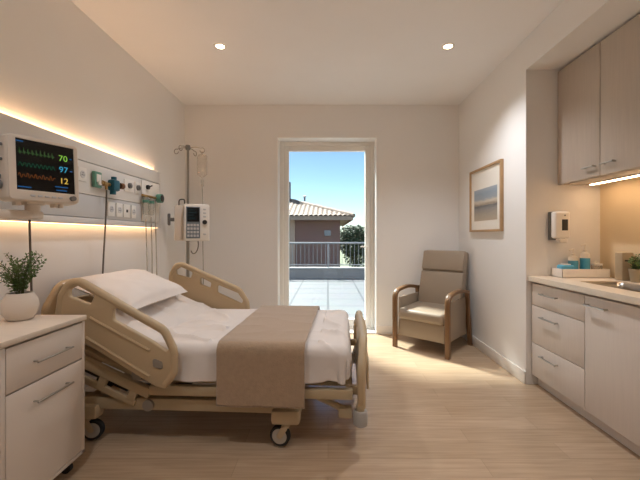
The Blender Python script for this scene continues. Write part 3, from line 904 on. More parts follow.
def plate_at(px0, px1, z0, z1, kind):
    ya, yb = sorted((PYpx(px0), PYpx(px1)))
    b = MB(); b.b2(pf - 0.004, pf + 0.006, ya, yb, pz(z0), pz(z1), 0.003)
    p = b.build('socket_plate', M['plate'], t)
    yc, zc = (ya + yb) / 2, pz((z0 + z1) / 2)
    b = MB()
    if kind == 'gas':
        b.cyl((pf + 0.006, yc, zc), (pf + 0.022, yc, zc), 0.024, 20); b.cyl((pf + 0.022, yc, zc), (pf + 0.03, yc, zc), 0.012, 16)
        b.build('gas_outlet', M['grey'], p)
    elif kind == 'power':
        b.cyl((pf + 0.006, yc, zc), (pf + 0.0085, yc, zc), 0.026, 24)
        q = b.build('socket_face', M['panel_grey'], p)
        b = MB()
        for dy, dz in ((-0.009, -0.004), (0.009, -0.004), (0, 0.011)): b.b2(pf + 0.0085, pf + 0.0095, yc + dy - 0.003, yc + dy + 0.003, zc + dz - 0.004, zc + dz + 0.004)
        b.build('socket_holes', M['dark'], p)
    else:
        b.b2(pf + 0.006, pf + 0.009, yc - 0.012, yc + 0.012, zc - 0.012, zc + 0.012, 0.002); b.build('data_port', M['dark'], p)
plate_at(77.5, 86, 1.63, 1.73, 'power')
plate_at(124, 133, 1.63, 1.735, 'gas')
plate_at(134.8, 139.3, 1.63, 1.735, 'gas')
plate_at(107.5, 114.5, 1.40, 1.515, 'power')
plate_at(116, 122, 1.40, 1.515, 'power')
plate_at(123.2, 129.5, 1.40, 1.515, 'data')
plate_at(131, 135.5, 1.40, 1.515, 'power')

# oxygen flowmeter on the gas rail
fy = PXF * F / (99 - 328); t2y = PXF * F / (115 - 328)
t = thing('oxygen_flowmeter', 'green and teal oxygen flowmeter plugged into the bed head panel', 'flowmeter', (PXF, fy, 1.60))
b = MB(); b.b2(0.001, 0.024, -0.085, 0.0, 0.005, 0.125, 0.006); b.build('green_block', M['green'], t)
b = MB(); b.box((0.026, -0.04, 0.075), (0.006, 0.05, 0.06), 0.002); b.lathe([(0, 0), (0.018, 0), (0.018, 0.012), (0, 0.012)], (0, 0, 0), 18, Matrix.Translation((0.027, -0.04, 0.04)) @ Matrix.Rotation(PI / 2, 4, 'Y')); b.build('outlet_label', M['plate'], t)
b = MB(); b.cyl((0.03, -0.03, 0.045), (0.03, 0.085, 0.045), 0.014, 14); b.cyl((0.03, -0.005, 0.045), (0.03, 0.015, 0.045), 0.020, 18); b.cyl((0.034, 0.032, 0.045), (0.038, 0.032, 0.0), 0.010, 12); b.build('brass_connector', M['brass'], t)
b = MB(); b.b2(0.01, 0.07, 0.08, 0.165, 0.0, 0.09, 0.016); b.cyl((0.04, 0.122, 0.085), (0.04, 0.122, 0.112), 0.020, 18); b.cyl((0.04, 0.11, 0.005), (0.04, 0.11, -0.028), 0.022, 18); b.build('teal_regulator', M['teal'], t)
b = MB(); b.cyl((0.045, 0.16, 0.05), (0.045, 0.185, 0.05), 0.012, 14); b.cyl((0.05, 0.18, 0.05), (0.05, 0.222, 0.052), 0.025, 20); b.build('brown_knob', M['brown_knob'], t)
hx, hy = PXF + 0.038, fy + 0.032
b = MB(); b.tube(bez((hx, hy, 1.597), (hx, hy, 1.3), (hx - 0.035, hy - 0.01, 1.1), (hx - 0.035, hy - 0.03, 0.02), 24), 0.006, 10)
o = b.build('oxygen_hose', M['cable']); set_props(o, 'dark grey hose hanging from the oxygen flowmeter behind the bed', 'hose')

# suction set at the far end of the panel
sy = 3.325
t = thing('suction_regulator', 'small suction regulator with green gauges at the far end of the panel', 'regulator', (PXF, sy, 1.60))
b = MB(); b.b2(0.001, 0.007, -0.035, 0.30, -0.222, 0.17, 0.003); b.build('back_plate', M['plate'], t)
b = MB(); b.cyl((0.03, -0.07, 0.02), (0.03, 0.25, 0.02), 0.012, 12); b.cyl((0.008, -0.03, 0.02), (0.03, -0.03, 0.02), 0.012, 12); b.cyl((0.008, 0.2, 0.02), (0.03, 0.2, 0.02), 0.012, 12); b.build('brass_manifold', M['brass'], t)
for yy in (-0.02, 0.08):
    b = MB(); b.lathe([(0, -0.17), (0.026, -0.165), (0.028, -0.10), (0.028, -0.02), (0.014, -0.005), (0, 0)], (0.035, yy, 0.01), 18); b.build('clear_bottle', M['clear'], t)
    b = MB(); b.cyl((0.035, yy, -0.045), (0.035, yy, -0.02), 0.029, 18); b.build('green_collar', M['green'], t)
b = MB(); b.cyl((0.03, 0.22, 0.02), (0.075, 0.22, 0.02), 0.045, 24); b.build('gauge', M['green'], t)
b = MB(); b.cyl((0.075, 0.22, 0.02), (0.079, 0.22, 0.02), 0.034, 24); b.build('gauge_face', M['dark'], t)
b = MB(); b.cyl((0.01, 0.05, 0.11), (0.03, 0.05, 0.11), 0.022, 16); b.tube([(0.03, 0.05, 0.11), (0.045, 0.08, 0.13)], 0.006, 8); b.build('valve', M['dark'], t)
for i, (yy, x2, zb) in enumerate(((-0.02, 0.02, 0.012), (0.08, 0.0, 0.012), (0.16, 0.03, 0.012))):
    X, Y = PXF + 0.035, sy + yy
    b = MB(); b.tube(bez((X, Y, 1.425 if i < 2 else 1.60), (X, Y, 1.2), (X + 0.02, Y + 0.01, 1.0), (X + x2, Y - 0.02, zb), 20), 0.005, 8)
    o = b.build('suction_tube', M['tubing'])
    set_props(o, ['thin clear tube hanging from the nearer suction bottle', 'thin clear tube hanging from the farther suction bottle', 'thin clear tube hanging from the green suction gauge'][i], 'tube', 'clear suction tubes below the panel')

# ------------------------------------------------------------------ patient monitor
MRZ = R(64)
t = thing('patient_monitor', 'patient monitor showing 70, 97 and 12 on a wall arm', 'monitor', (-1.437, 1.777, 1.585), MRZ)
TM = Matrix.Rotation(R(-4), 4, 'X')      # tilted to look down a little
b = MB()
b.b2(-0.155, 0.155, 0.0, 0.10, -0.175, 0.145, 0.02, TM, 3)
b.b2(-0.10, 0.11, 0.10, 0.125, -0.13, 0.10, 0.015, TM)
b.build('housing', M['monitor'], t)
b = MB(); b.plate([roundpoly([(-0.152, -0.172), (0.152, -0.172), (0.152, 0.142), (-0.152, 0.142)], 0.02, 5), [(-0.121, -0.122), (0.133, -0.122), (0.133, 0.126), (-0.121, 0.126)]], 0.012, 0.004, TM @ Matrix.Translation((0, -0.004, 0)) @ XZ); b.build('bezel', M['monitor'], t)
b = MB(); b.b2(-0.122, 0.134, -0.004, 0.004, -0.123, 0.127, 0, TM); scr = b.build('screen', M['screen'], t, smooth=False)
def SM(x, z): return TM @ Matrix.Translation((x, -0.005, z)) @ XZ
for body, z, m, nm, sx in (('70', 0.062, 'px_green', 'number', 0.082), ('97', 0.002, 'px_cyan', 'number', 0.082), ('12', -0.058, 'px_yellow', 'number', 0.082)):
    b = MB(); b.text(body, 0.043, SM(sx, z), 0.0004); b.build('reading_' + {'70': 'green', '97': 'cyan', '12': 'yellow'}[body], M[m], scr, smooth=False)
def wave(fn, z0, m, nm):
    pts = [TM @ Vector((-0.113 + 0.155 * k / 160, -0.0052, z0 + fn(k / 160))) for k in range(161)]
    b = MB(); b.tube(pts, 0.0008, 4); b.build(nm, M[m], scr)
def ecg(u):
    f = (u * 9) % 1.0
    return 0.026 * math.exp(-((f - 0.4) / 0.05) ** 2) - 0.010 * math.exp(-((f - 0.5) / 0.05) ** 2) + 0.007 * math.exp(-((f - 0.75) / 0.08) ** 2)
wave(ecg, 0.060, 'px_wave1', 'trace_green')
wave(lambda u: 0.020 * (abs(math.sin(u * 9 * PI)) ** 1.5) - 0.008, 0.0, 'px_wave2', 'trace_teal')
wave(lambda u: 0.013 * math.sin(u * 19 * PI) * (0.7 + 0.3 * math.sin(u * 31)), -0.052, 'px_wave3', 'trace_orange')
b = MB()
for (x, z, w) in ((-0.105, 0.114, 0.03), (-0.09, -0.108, 0.055), (0.07, -0.09, 0.06), (0.07, -0.108, 0.05), (0.118, 0.0, 0.012), (0.118, 0.066, 0.010)):
    b.b2(x - w / 2, x + w / 2, -0.0052, -0.0042, z - 0.0025, z + 0.0025, 0, TM)
b.build('status_bars', M['px_blue'], scr, smooth=False)
b = MB()
for x in (-0.06, -0.03, 0.0, 0.03, 0.06): b.b2(x - 0.010, x + 0.010, -0.014, -0.009, -0.153, -0.143, 0.002, TM)
b.build('keys', M['panel_grey'], t)
b = MB(); b.cyl(TM @ Vector((0.115, -0.009, -0.148)), TM @ Vector((0.115, -0.028, -0.148)), 0.013, 20); b.build('dial', M['grey'], t)
for x in (-0.10, 0.06, 0.085):
    b = MB(); b.b2(x - 0.012, x + 0.012, 0.02, 0.06, -0.196, -0.172, 0.004); b.build('foot', M['monitor'], t)
b = MB()
b.cyl((-0.157, 0.05, -0.10), (-0.175, 0.05, -0.10), 0.02, 14); b.build('port', M['grey'], t); b = MB(); b.cyl((-0.157, 0.06, -0.06), (-0.17, 0.06, -0.06), 0.012, 12)
b.build('port', M['grey'], t)
b = MB(); b.tube(arcpath([(-0.157, 0.04, 0.02), (-0.185, 0.04, 0.02), (-0.185, 0.04, 0.09), (-0.157, 0.04, 0.09)], 0.02), 0.007, 8); b.build('carry_handle', M['grey'], t)
b = MB(); b.cyl((-0.03, 0.05, -0.255), (-0.03, 0.05, -0.17), 0.032, 22); b.b2(-0.07, 0.01, 0.015, 0.085, -0.19, -0.172, 0.006)
b.build('swivel_post', M['monitor'], t)
Mi = (Matrix.Translation((-1.437, 1.777, 1.585)) @ Matrix.Rotation(MRZ, 4, 'Z')).inverted()
pp = Vector((-0.03, 0.05, -0.24))
wp = Mi @ Vector((PXF + 0.055, 1.42, 1.345))
dd = (wp - pp); dd.z = 0
b = MB()
ang = math.atan2(dd.y, dd.x)
Mx = Matrix.Translation(pp) @ Matrix.Rotation(ang, 4, 'Z')
b.b2(-0.04, dd.length + 0.0, -0.03, 0.03, -0.022, 0.022, 0.014, Mx)
b.build('mount_arm', M['monitor'], t)
b = MB(); b.box((0, 0, 0), (0.09, 0.10, 0.10), 0.008, Mi @ Matrix.Translation((PXF + 0.055, 1.42, 1.425))); b.cyl(wp + Vector((0, 0, -0.03)), wp + Vector((0, 0, 0.03)), 0.026, 16); b.build('wall_bracket', M['grey'], t)
cx_, cy_ = -1.655, 1.945
b = MB(); b.tube(bez((cx_ + 0.05, cy_ - 0.06, 1.43), (cx_ - 0.02, cy_ + 0.01, 1.3), (cx_ - 0.01, cy_ + 0.03, 1.0), (cx_ - 0.03, cy_ + 0.06, 0.02), 20), 0.0055, 8)
o = b.build('monitor_cable', M['cable']); set_props(o, 'grey cable hanging from the patient monitor behind the potted plant', 'cable')

# ------------------------------------------------------------------ IV stand, pump and bag
IX, IY = -1.545, 3.86
t = thing('iv_stand', 'steel drip stand with hooks in the corner behind the bed', 'drip stand', (IX, IY, 0))
b = MB(); b.cyl((0, 0, 0.10), (0, 0, 1.2), 0.0165, 16); b.cyl((0, 0, 1.2), (0, 0, 2.19), 0.013, 16); b.build('pole', M['chrome'], t)
b = MB(); b.lathe([(0, 2.19), (0.024, 2.19), (0.028, 2.215), (0.024, 2.24), (0, 2.245)]); b.build('pole_cap', M['grey'], t)
b = MB(); b.lathe([(0, 1.18), (0.021, 1.18), (0.021, 1.235), (0, 1.235)]); b.build('collar', M['dark'], t)
def hook(dx, dy, zc):
    b = MB(); e = Vector((dx, dy, zc))
    d = e.normalized() if False else Vector((dx, dy, 0)).normalized()
    pts = [Vector((0, 0, 2.215)), Vector((dx * 0.55, dy * 0.55, 2.215)), Vector((dx * 0.9, dy * 0.9, 2.205))]
    r = 0.027
    cen = Vector((dx, dy, 2.18))
    for k in range(11):
        a = PI * 0.65 - k * (PI * 1.62 / 10)
        pts.append(cen + d * math.cos(a) * r + Vector((0, 0, math.sin(a) * r)))
    b.tube(pts, 0.0045, 8)
    return b.build('hook', M['chrome'], t)
hook(0.165, -0.02, 0); hook(-0.14, 0.03, 0); hook(0.03, 0.13, 0); hook(-0.03, -0.12, 0)
for k in range(5):
    a = 2 * PI * k / 5 + 0.3
    b = MB(); b.tube([(0.03 * math.cos(a), 0.03 * math.sin(a), 0.11), (0.19 * math.cos(a), 0.19 * math.sin(a), 0.075)], [0.016, 0.012], 10); lg = b.build('leg', M['chrome'], t)
    b = MB(); b.cyl((0.19 * math.cos(a) - 0.008, 0.19 * math.sin(a), 0.03), (0.19 * math.cos(a) + 0.008, 0.19 * math.sin(a), 0.03), 0.03, 18); b.b2(0.19 * math.cos(a) - 0.014, 0.19 * math.cos(a) + 0.014, 0.19 * math.sin(a) - 0.014, 0.19 * math.sin(a) + 0.014, 0.045, 0.08, 0.003); b.build('caster', M['rubber'], lg)
b = MB(); b.lathe([(0, 0.085), (0.05, 0.085), (0.05, 0.11), (0.025, 0.14), (0, 0.14)]); b.build('base_hub', M['grey'], t)

PRZ = R(24)
t = thing('infusion_pump', 'white infusion pump with small screen and keypad clamped to the drip stand', 'pump', (IX, IY, 1.20), PRZ)
b = MB(); b.b2(-0.045, 0.215, -0.125, -0.030, -0.015, 0.385, 0.014, None, 3); b.build('housing', M['white_plastic'], t)
b = MB(); b.b2(-0.135, -0.025, -0.028, 0.10, -0.01, 0.375, 0.012); b.build('side_module', M['monitor'], t)
b = MB(); b.b2(-0.022, 0.118, -0.128, -0.125, 0.015, 0.355, 0.001); b.build('face_panel', mat('pump_face_blue_grey', (112, 122, 130), 0.4), t)
b = MB(); b.b2(-0.012, 0.108, -0.131, -0.1275, 0.195, 0.345, 0.001); sc = b.build('screen', M['screen'], t, smooth=False)
b = MB()
for k, w in enumerate((0.07, 0.09, 0.05, 0.08)): b.b2(-0.004, -0.004 + w, -0.1318, -0.1308, 0.318 - k * 0.030, 0.326 - k * 0.030)
b.build('screen_text', M['lcd'], sc, smooth=False)
b = MB()
for r_ in range(4):
    for c_ in range(4): b.b2(-0.012 + c_ * 0.031, 0.012 + c_ * 0.031, -0.132, -0.127, 0.030 + r_ * 0.038, 0.056 + r_ * 0.038, 0.002)
b.build('keypad', M['panel_grey'], t)
b = MB(); b.cyl((0.165, -0.125, 0.19), (0.165, -0.145, 0.19), 0.024, 22); b.build('dial', M['dark'], t)
b = MB()
for z in (0.06, 0.25, 0.29, 0.33): b.b2(0.15, 0.18, -0.13, -0.124, z - 0.008, z + 0.008, 0.002)
b.build('function_keys', M['panel_grey'], t)
b = MB(); b.cyl((-0.137, 0.03, 0.22), (-0.185, 0.03, 0.22), 0.02, 12); b.box((-0.19, 0.03, 0.22), (0.03, 0.06, 0.13), 0.012); b.build('clamp_knob', M['grey'], t)
b = MB(); b.tube(arcpath([(-0.09, 0.02, 0.375), (-0.09, 0.02, 0.44), (-0.035, -0.055, 0.44), (-0.035, -0.06, 0.38)], 0.05), 0.007, 8); b.build('carry_handle', M['dark'], t)
b = MB(); b.tube(bez((0.10, -0.075, -0.014), (0.12, -0.075, -0.12), (0.05, -0.07, -0.20), (0.03, -0.06, -0.12), 16), 0.0055, 8); b.build('power_lead', M['cable'], t)
b = MB(); b.tube(bez((0.15, -0.08, -0.014), (0.15, -0.08, -0.2), (0.16, -0.10, -0.4), (0.14, -0.16, -0.62), 18), 0.004, 8); b.build('outlet_tube', M['tubing'], t)

bx, by = IX + 0.165, IY - 0.02
t = thing('iv_bag', 'clear fluid bag with drip chamber hanging from the drip stand', 'fluid bag', (bx, by, 2.1665))
b = MB()
def bag(u, v):
    z = -0.03 - 0.25 * u
    w = 0.055 * (min(1, (u + 0.03) * 9) ** 0.5) * (min(1, (1.02 - u) * 7) ** 0.5)
    th = 0.022 * (math.sin(PI * min(1, max(0, 0.08 + u * 0.86)))) ** 0.6
    a = 2 * PI * v
    return (w * math.copysign(abs(math.cos(a)) ** 0.8, math.cos(a)), th * math.sin(a), z)
b.grid(bag, 16, 24, closed_v=True); b.build('bag', M['clear'], t)
b = MB(); b.plate([roundpoly([(-0.025, -0.035), (0.025, -0.035), (0.02, 0.0), (-0.02, 0.0)], 0.008, 4), [(0.008 * math.cos(k * PI / 6), -0.013 + 0.006 * math.sin(k * PI / 6)) for k in range(12)]], 0.003, 0.001, YZ); b.build('hanger_tab', M['clear'], t)
b = MB(); b.lathe([(0, -0.28), (0.012, -0.282), (0.012, -0.305), (0.016, -0.31), (0.016, -0.375), (0.006, -0.385), (0, -0.386)]); b.build('drip_chamber', M['clear'], t)
b = MB(); b.tube(bez((0, 0, -0.386), (0, 0.0, -0.45), (0.006, 0.008, -0.5), (0.005, 0.008, -0.578), 24), 0.004, 8); b.build('drip_tube', M['tubing'], t)

# ------------------------------------------------------------------ armchair
ARZ = R(-42)
t = thing('armchair', 'taupe leather high-back armchair with curved wooden arms', 'armchair', (1.18, 3.955, 0), ARZ); t.scale = (1.07, 1.05, 1.0)
W2 = 0.285
Mb = Matrix.Translation((0, 0.20, 0.42)) @ Matrix.Rotation(R(-14), 4, 'X')
b = MB(); b.b2(-0.245, 0.245, -0.06, 0.05, -0.05, 0.66, 0.035, Mb, 4); bk = b.build('backrest', M['chair_leather'], t)
b = MB(); b.b2(-0.238, 0.238, -0.085, -0.05, 0.41, 0.645, 0.018, Mb, 3); b.build('head_cushion', M['chair_leather'], bk)
b = MB(); b.b2(-0.24, 0.24, -0.078, -0.05, 0.0, 0.395, 0.016, Mb, 3); b.build('back_cushion', M['chair_leather'], bk)
b = MB(); b.b2(-0.248, 0.248, -0.29, 0.17, 0.335, 0.455, 0.04, Matrix.Rotation(R(3), 4, 'X'), 4); b.build('seat', M['chair_leather'], t)
b = MB(); b.b2(-0.248, 0.248, -0.272, 0.22, 0.135, 0.325, 0.012); b.build('seat_base', M['chair_leather'], t)
for sg in (-1, 1):
    b = MB(); b.b2(sg * 0.26 - 0.012, sg * 0.26 + 0.012, -0.24, 0.22, 0.14, 0.555, 0.008); b.build('side_panel', M['chair_leather'], t)
    x = sg * W2
    # arm: wooden hoop from front leg over to the rear leg
    pr = arcpath([(x, -0.285, 0.30), (x, -0.285, 0.625), (x, -0.02, 0.655), (x, 0.22, 0.615)], 0.09, 7)
    b = MB()
    def strip(pts, w, h):
        tt = bmesh.new(); P = [Vector(p) for p in pts]; rings = []
        for i in range(len(P)):
            tg = (P[min(i + 1, len(P) - 1)] - P[max(i - 1, 0)]).normalized()
            nn = Vector((1, 0, 0)).cross(tg).normalized()
            ww, hh = w, h
            rings.append([tt.verts.new(P[i] + Vector((1, 0, 0)) * a * ww + nn * c * hh) for a, c in ((-.5, -.35), (-.35, -.5), (.35, -.5), (.5, -.35), (.5, .35), (.35, .5), (-.35, .5), (-.5, .35))])
        for a, c in zip(rings[:-1], rings[1:]):
            for k in range(8): tt.faces.new((a[k], a[(k + 1) % 8], c[(k + 1) % 8], c[k]))
        tt.faces.new(rings[0][::-1]); tt.faces.new(rings[-1])
        bmesh.ops.recalc_face_normals(tt, faces=tt.faces)
        return tt
    b._add(strip(pr, 0.05, 0.038)); b.build('armrest', M['chair_wood'], t)
    b = MB(); b._add(strip([(x, -0.283, 0.0), (x, -0.285, 0.15), (x, -0.285, 0.31)], 0.045, 0.045)); b.build('leg', M['chair_wood'], t)
    b = MB(); b._add(strip([(x, 0.30, 0.0), (x, 0.25, 0.30), (x, 0.215, 0.63)], 0.042, 0.045)); b.build('leg', M['chair_wood'], t)
b = MB(); b.b2(-0.265, 0.265, 0.225, 0.245, 0.20, 0.30, 0.004); b.build('rear_stretcher', M['chair_wood'], t)

# ------------------------------------------------------------------ framed picture on the right wall
PA, PBY = 3.30, 4.03
t = thing('framed_picture', 'oak framed seascape print hung above the armchair', 'picture', (XR, (PA + PBY) / 2, 1.627))
wy, wz = (PBY - PA) / 2, 0.342
MP = Matrix.Translation((-0.016, 0, 0)) @ YZ
b = MB(); b.plate([[(-wy, -wz), (wy, -wz), (wy, wz), (-wy, wz)], [(-wy + 0.022, -wz + 0.022), (wy - 0.022, -wz + 0.022), (wy - 0.022, wz - 0.022), (-wy + 0.022, wz - 0.022)]], 0.03, 0.002, MP); b.build('frame', M['frame_wood'], t)
b = MB(); b.b2(-0.014, -0.006, -wy + 0.02, wy - 0.02, -wz + 0.02, wz - 0.02); b.build('mat_board', M['mat_board'], t, smooth=False)
def sea_mat():
    m = bpy.data.materials.new('seascape_print'); m.use_nodes = True
    nt = m.node_tree; L = nt.links.new; bs = nt.nodes['Principled BSDF']; bs.inputs['Roughness'].default_value = 0.7
    tc = nt.nodes.new('ShaderNodeTexCoord'); sp = nt.nodes.new('ShaderNodeSeparateXYZ'); L(tc.outputs['Generated'], sp.inputs[0])
    mp = nt.nodes.new('ShaderNodeMapping'); mp.inputs['Scale'].default_value = (1, 2.0, 9); L(tc.outputs['Generated'], mp.inputs['Vector'])
    n = nt.nodes.new('ShaderNodeTexNoise'); n.inputs['Scale'].default_value = 2.2; n.inputs['Detail'].default_value = 6; L(mp.outputs['Vector'], n.inputs['Vector'])
    ad = nt.nodes.new('ShaderNodeMath'); ad.operation = 'MULTIPLY_ADD'; ad.inputs[1].default_value = 0.16; L(n.outputs['Fac'], ad.inputs[0])
    sb = nt.nodes.new('ShaderNodeMath'); sb.operation = 'SUBTRACT'; sb.inputs[1].default_value = 0.08; L(sp.outputs['Z'], sb.inputs[0]); L(sb.outputs[0], ad.inputs[2])
    rp = nt.nodes.new('ShaderNodeValToRGB'); cr = rp.color_ramp
    stops = [(0.0, (186, 172, 152)), (0.22, (168, 156, 142)), (0.36, (146, 142, 138)), (0.46, (112, 112, 112)), (0.52, (176, 160, 140)), (0.60, (206, 196, 180)), (0.68, (158, 166, 174)), (0.85, (146, 160, 174)), (1.0, (166, 176, 186))]
    cr.elements[0].position = 0.0; cr.elements[0].color = lin(stops[0][1]); cr.elements[1].position = 1.0; cr.elements[1].color = lin(stops[-1][1])
    for p, c in stops[1:-1]:
        e = cr.elements.new(p); e.color = lin(c)
    L(ad.outputs[0], rp.inputs[0]); L(rp.outputs[0], bs.inputs['Base Color'])
    return m
b = MB(); b.b2(-0.0155, -0.0138, -wy + 0.10, wy - 0.10, -0.225, 0.115); b.build('print', sea_mat(), t, smooth=False)

# ------------------------------------------------------------------ fitted cabinets in the alcove
CF = 1.70
def handle_y(x, y0, y1, z): return bar_handle((x, y0, z), (x, y1, z), (-1, 0, 0), 0.0065, 0.028)
edges = [2.926, 2.319, 1.72, 1.12]
t = thing('drawer_unit', 'washed oak base unit with three drawers at the far end', 'drawer unit', (CF, (edges[0] + edges[1]) / 2, 0))
hy_ = (edges[0] - edges[1]) / 2
b = MB(); b.b2(0.050, AX - CF - 0.004, -hy_ + 0.001, hy_ - 0.001, 0.085, 0.66, 0.001); b.b2(0.050, 0.07, -hy_ + 0.001, hy_ - 0.001, 0.65, 0.855, 0.001); b.build('body', M['base_wood'], t)
b = MB(); b.b2(0.055, 0.07, -hy_ + 0.001, hy_ - 0.001, 0, 0.085); b.build('plinth', M['base_wood'], t)
for k, (z0, z1) in enumerate(((0.672, 0.848), (0.360, 0.667), (0.088, 0.355))):
    b = MB(); b.b2(0.0, 0.019, -hy_ + 0.004, hy_ - 0.004, z0, z1, 0.0015); dr = b.build('drawer', M['base_wood'], t)
    zc = z1 - (0.075 if k else 0.07)
    handle_y(0.0, -0.03, 0.145, zc).build('handle', M['steel'], dr)
cups = []
for i in (1, 2):
    y1, y0 = edges[i], edges[i + 1]; h = (y1 - y0) / 2
    t = thing('base_cupboard', ['washed oak cupboard under the sink beside the drawer unit', 'washed oak base cupboard nearest the viewer, past the sink cupboard'][i - 1], 'cupboard', (CF, (y0 + y1) / 2, 0))
    b = MB(); zt = 0.62 if i == 1 else 0.855
    b.b2(0.050, AX - CF - 0.004, -h + 0.001, h - 0.001, 0.085, zt, 0.001)
    if i == 1: b.b2(0.050, 0.07, -h + 0.001, h - 0.001, zt, 0.855, 0.001)
    b.build('body', M['base_wood'], t)
    b = MB(); b.b2(0.055, 0.07, -h + 0.001, h - 0.001, 0, 0.085); b.build('plinth', M['base_wood'], t)
    b = MB(); b.b2(0.0, 0.019, -h + 0.003, h - 0.003, 0.088, 0.848, 0.0015); dr = b.build('door', M['base_wood'], t)
    handle_y(0.0, h - 0.19, h - 0.04, 0.79).build('handle', M['steel'], dr)
# worktop with a sink cut-out
SX0, SX1, SY0, SY1 = 1.85, 2.17, 1.93, 2.60
b = MB()
b.plate([[(1.672, AY0 + 0.004), (AX - 0.003, AY0 + 0.004), (AX - 0.003, AY1 - 0.003), (1.672, AY1 - 0.003)], roundpoly([(SX0, SY0), (SX1, SY0), (SX1, SY1), (SX0, SY1)], 0.04, 5)], 0.042, 0.003, Matrix.Translation((0, 0, 0.886)))
o = b.build('worktop', M['counter']); set_props(o, 'pale stone worktop with inset sink above the base units', 'worktop')
t = thing('sink', 'stainless steel sink set into the pale worktop', 'sink', ((SX0 + SX1) / 2, (SY0 + SY1) / 2, 0.71))
sw, sl = (SX1 - SX0) / 2 - 0.004, (SY1 - SY0) / 2 - 0.004
b = MB()
prof = [(1.0, 0.19), (0.985, 0.10), (0.95, 0.03), (0.85, 0.008), (0.0, 0.0)]
base = roundpoly([(-sw, -sl), (sw, -sl), (sw, sl), (-sw, sl)], 0.04, 5)
def sink_fn(u, v):
    k = int(round(v * len(base))) % len(base)
    f = u * (len(prof) - 1); i = min(len(prof) - 2, int(f)); q = f - i
    a = prof[i][0] * (1 - q) + prof[i + 1][0] * q; z = prof[i][1] * (1 - q) + prof[i + 1][1] * q
    return (base[k][0] * a, base[k][1] * a, z)
b.grid(sink_fn, 8, len(base), closed_v=True)
o = b.build('basin', M['steel'], t); sd = o.modifiers.new('thick', 'SOLIDIFY'); sd.thickness = 0.0015
b = MB(); b.lathe([(0, 0.004), (0.02, 0.006), (0.032, 0.004), (0.034, 0.002)], (0, 0, 0)); b.build('drain', M['chrome'], t)
# upper cabinets
UX, UZ0, UZ1 = 1.918, 1.667, 2.626
ue = [2.926, 2.468, 2.01, 1.552, 1.104]
ulab = ['washed oak wall cabinet above the soap dispenser, farthest of the row', 'washed oak wall cabinet second from the far end', 'washed oak wall cabinet third from the far end', 'washed oak wall cabinet fourth from the far end']
for i in range(4):
    y1, y0 = ue[i], ue[i + 1]; h = (y1 - y0) / 2
    t = thing('wall_cabinet', ulab[i], 'wall cabinet', (UX, (y0 + y1) / 2, UZ0), 0, 'wall cabinets over the worktop')
    b = MB(); b.b2(0.050, AX - UX - 0.003, -h + 0.001, h - 0.001, 0.0, UZ1 - UZ0, 0.001); b.build('body', M['cab_wood'], t)
    b = MB(); b.b2(0.0, 0.019, -h + 0.0035, h - 0.0035, 0.0, UZ1 - UZ0 - 0.016, 0.0015); dr = b.build('door', M['cab_wood'], t)
    (handle_y(0.0, -h + 0.042, -h + 0.132, 0.075) if i % 2 == 0 else handle_y(0.0, h - 0.132, h - 0.042, 0.075)).build('handle', M['steel'], dr)
t = thing('cabinet_light_strip', 'slim warm light strip under the wall cabinets', 'light', (2.13, 2.0, UZ0 - 0.016))
b = MB(); b.b2(-0.02, 0.02, -0.86, 0.84, 0.005, 0.0155, 0.001); b.build('housing', M['steel'], t)
b = MB(); b.b2(-0.014, 0.014, -0.85, 0.83, 0.0, 0.005); b.build('diffuser', M['led_cab'], t, smooth=False)

# soap dispenser on the alcove end wall
t = thing('soap_dispenser', 'white wall soap dispenser with dark window above the tray', 'soap dispenser', (1.905, AY1, 1.185))
b = MB(); b.b2(-0.066, 0.062, -0.03, -0.001, 0.02, 0.255, 0.006); b.build('back_plate', M['grey'], t)
b = MB(); b.b2(-0.064, 0.062, -0.095, -0.031, 0.035, 0.255, 0.018, None, 4); b.build('cover', M['white_plastic'], t)
b = MB(); b.b2(-0.010, 0.038, -0.099, -0.093, 0.100, 0.19, 0.003); b.build('window', M['dark'], t)
b = MB(); b.plate([roundpoly([(-0.022, 0.0), (0.035, 0.0), (0.045, 0.034), (-0.035, 0.034)], 0.012, 5)], 0.055, 0.01, Matrix.Translation((0, -0.068, 0)) @ XZ); b.build('push_bar', M['white_plastic'], t)
b = MB(); b.cyl((0.014, -0.094, 0.222), (0.014, -0.098, 0.222), 0.006, 16); b.build('lock', M['grey'], t)

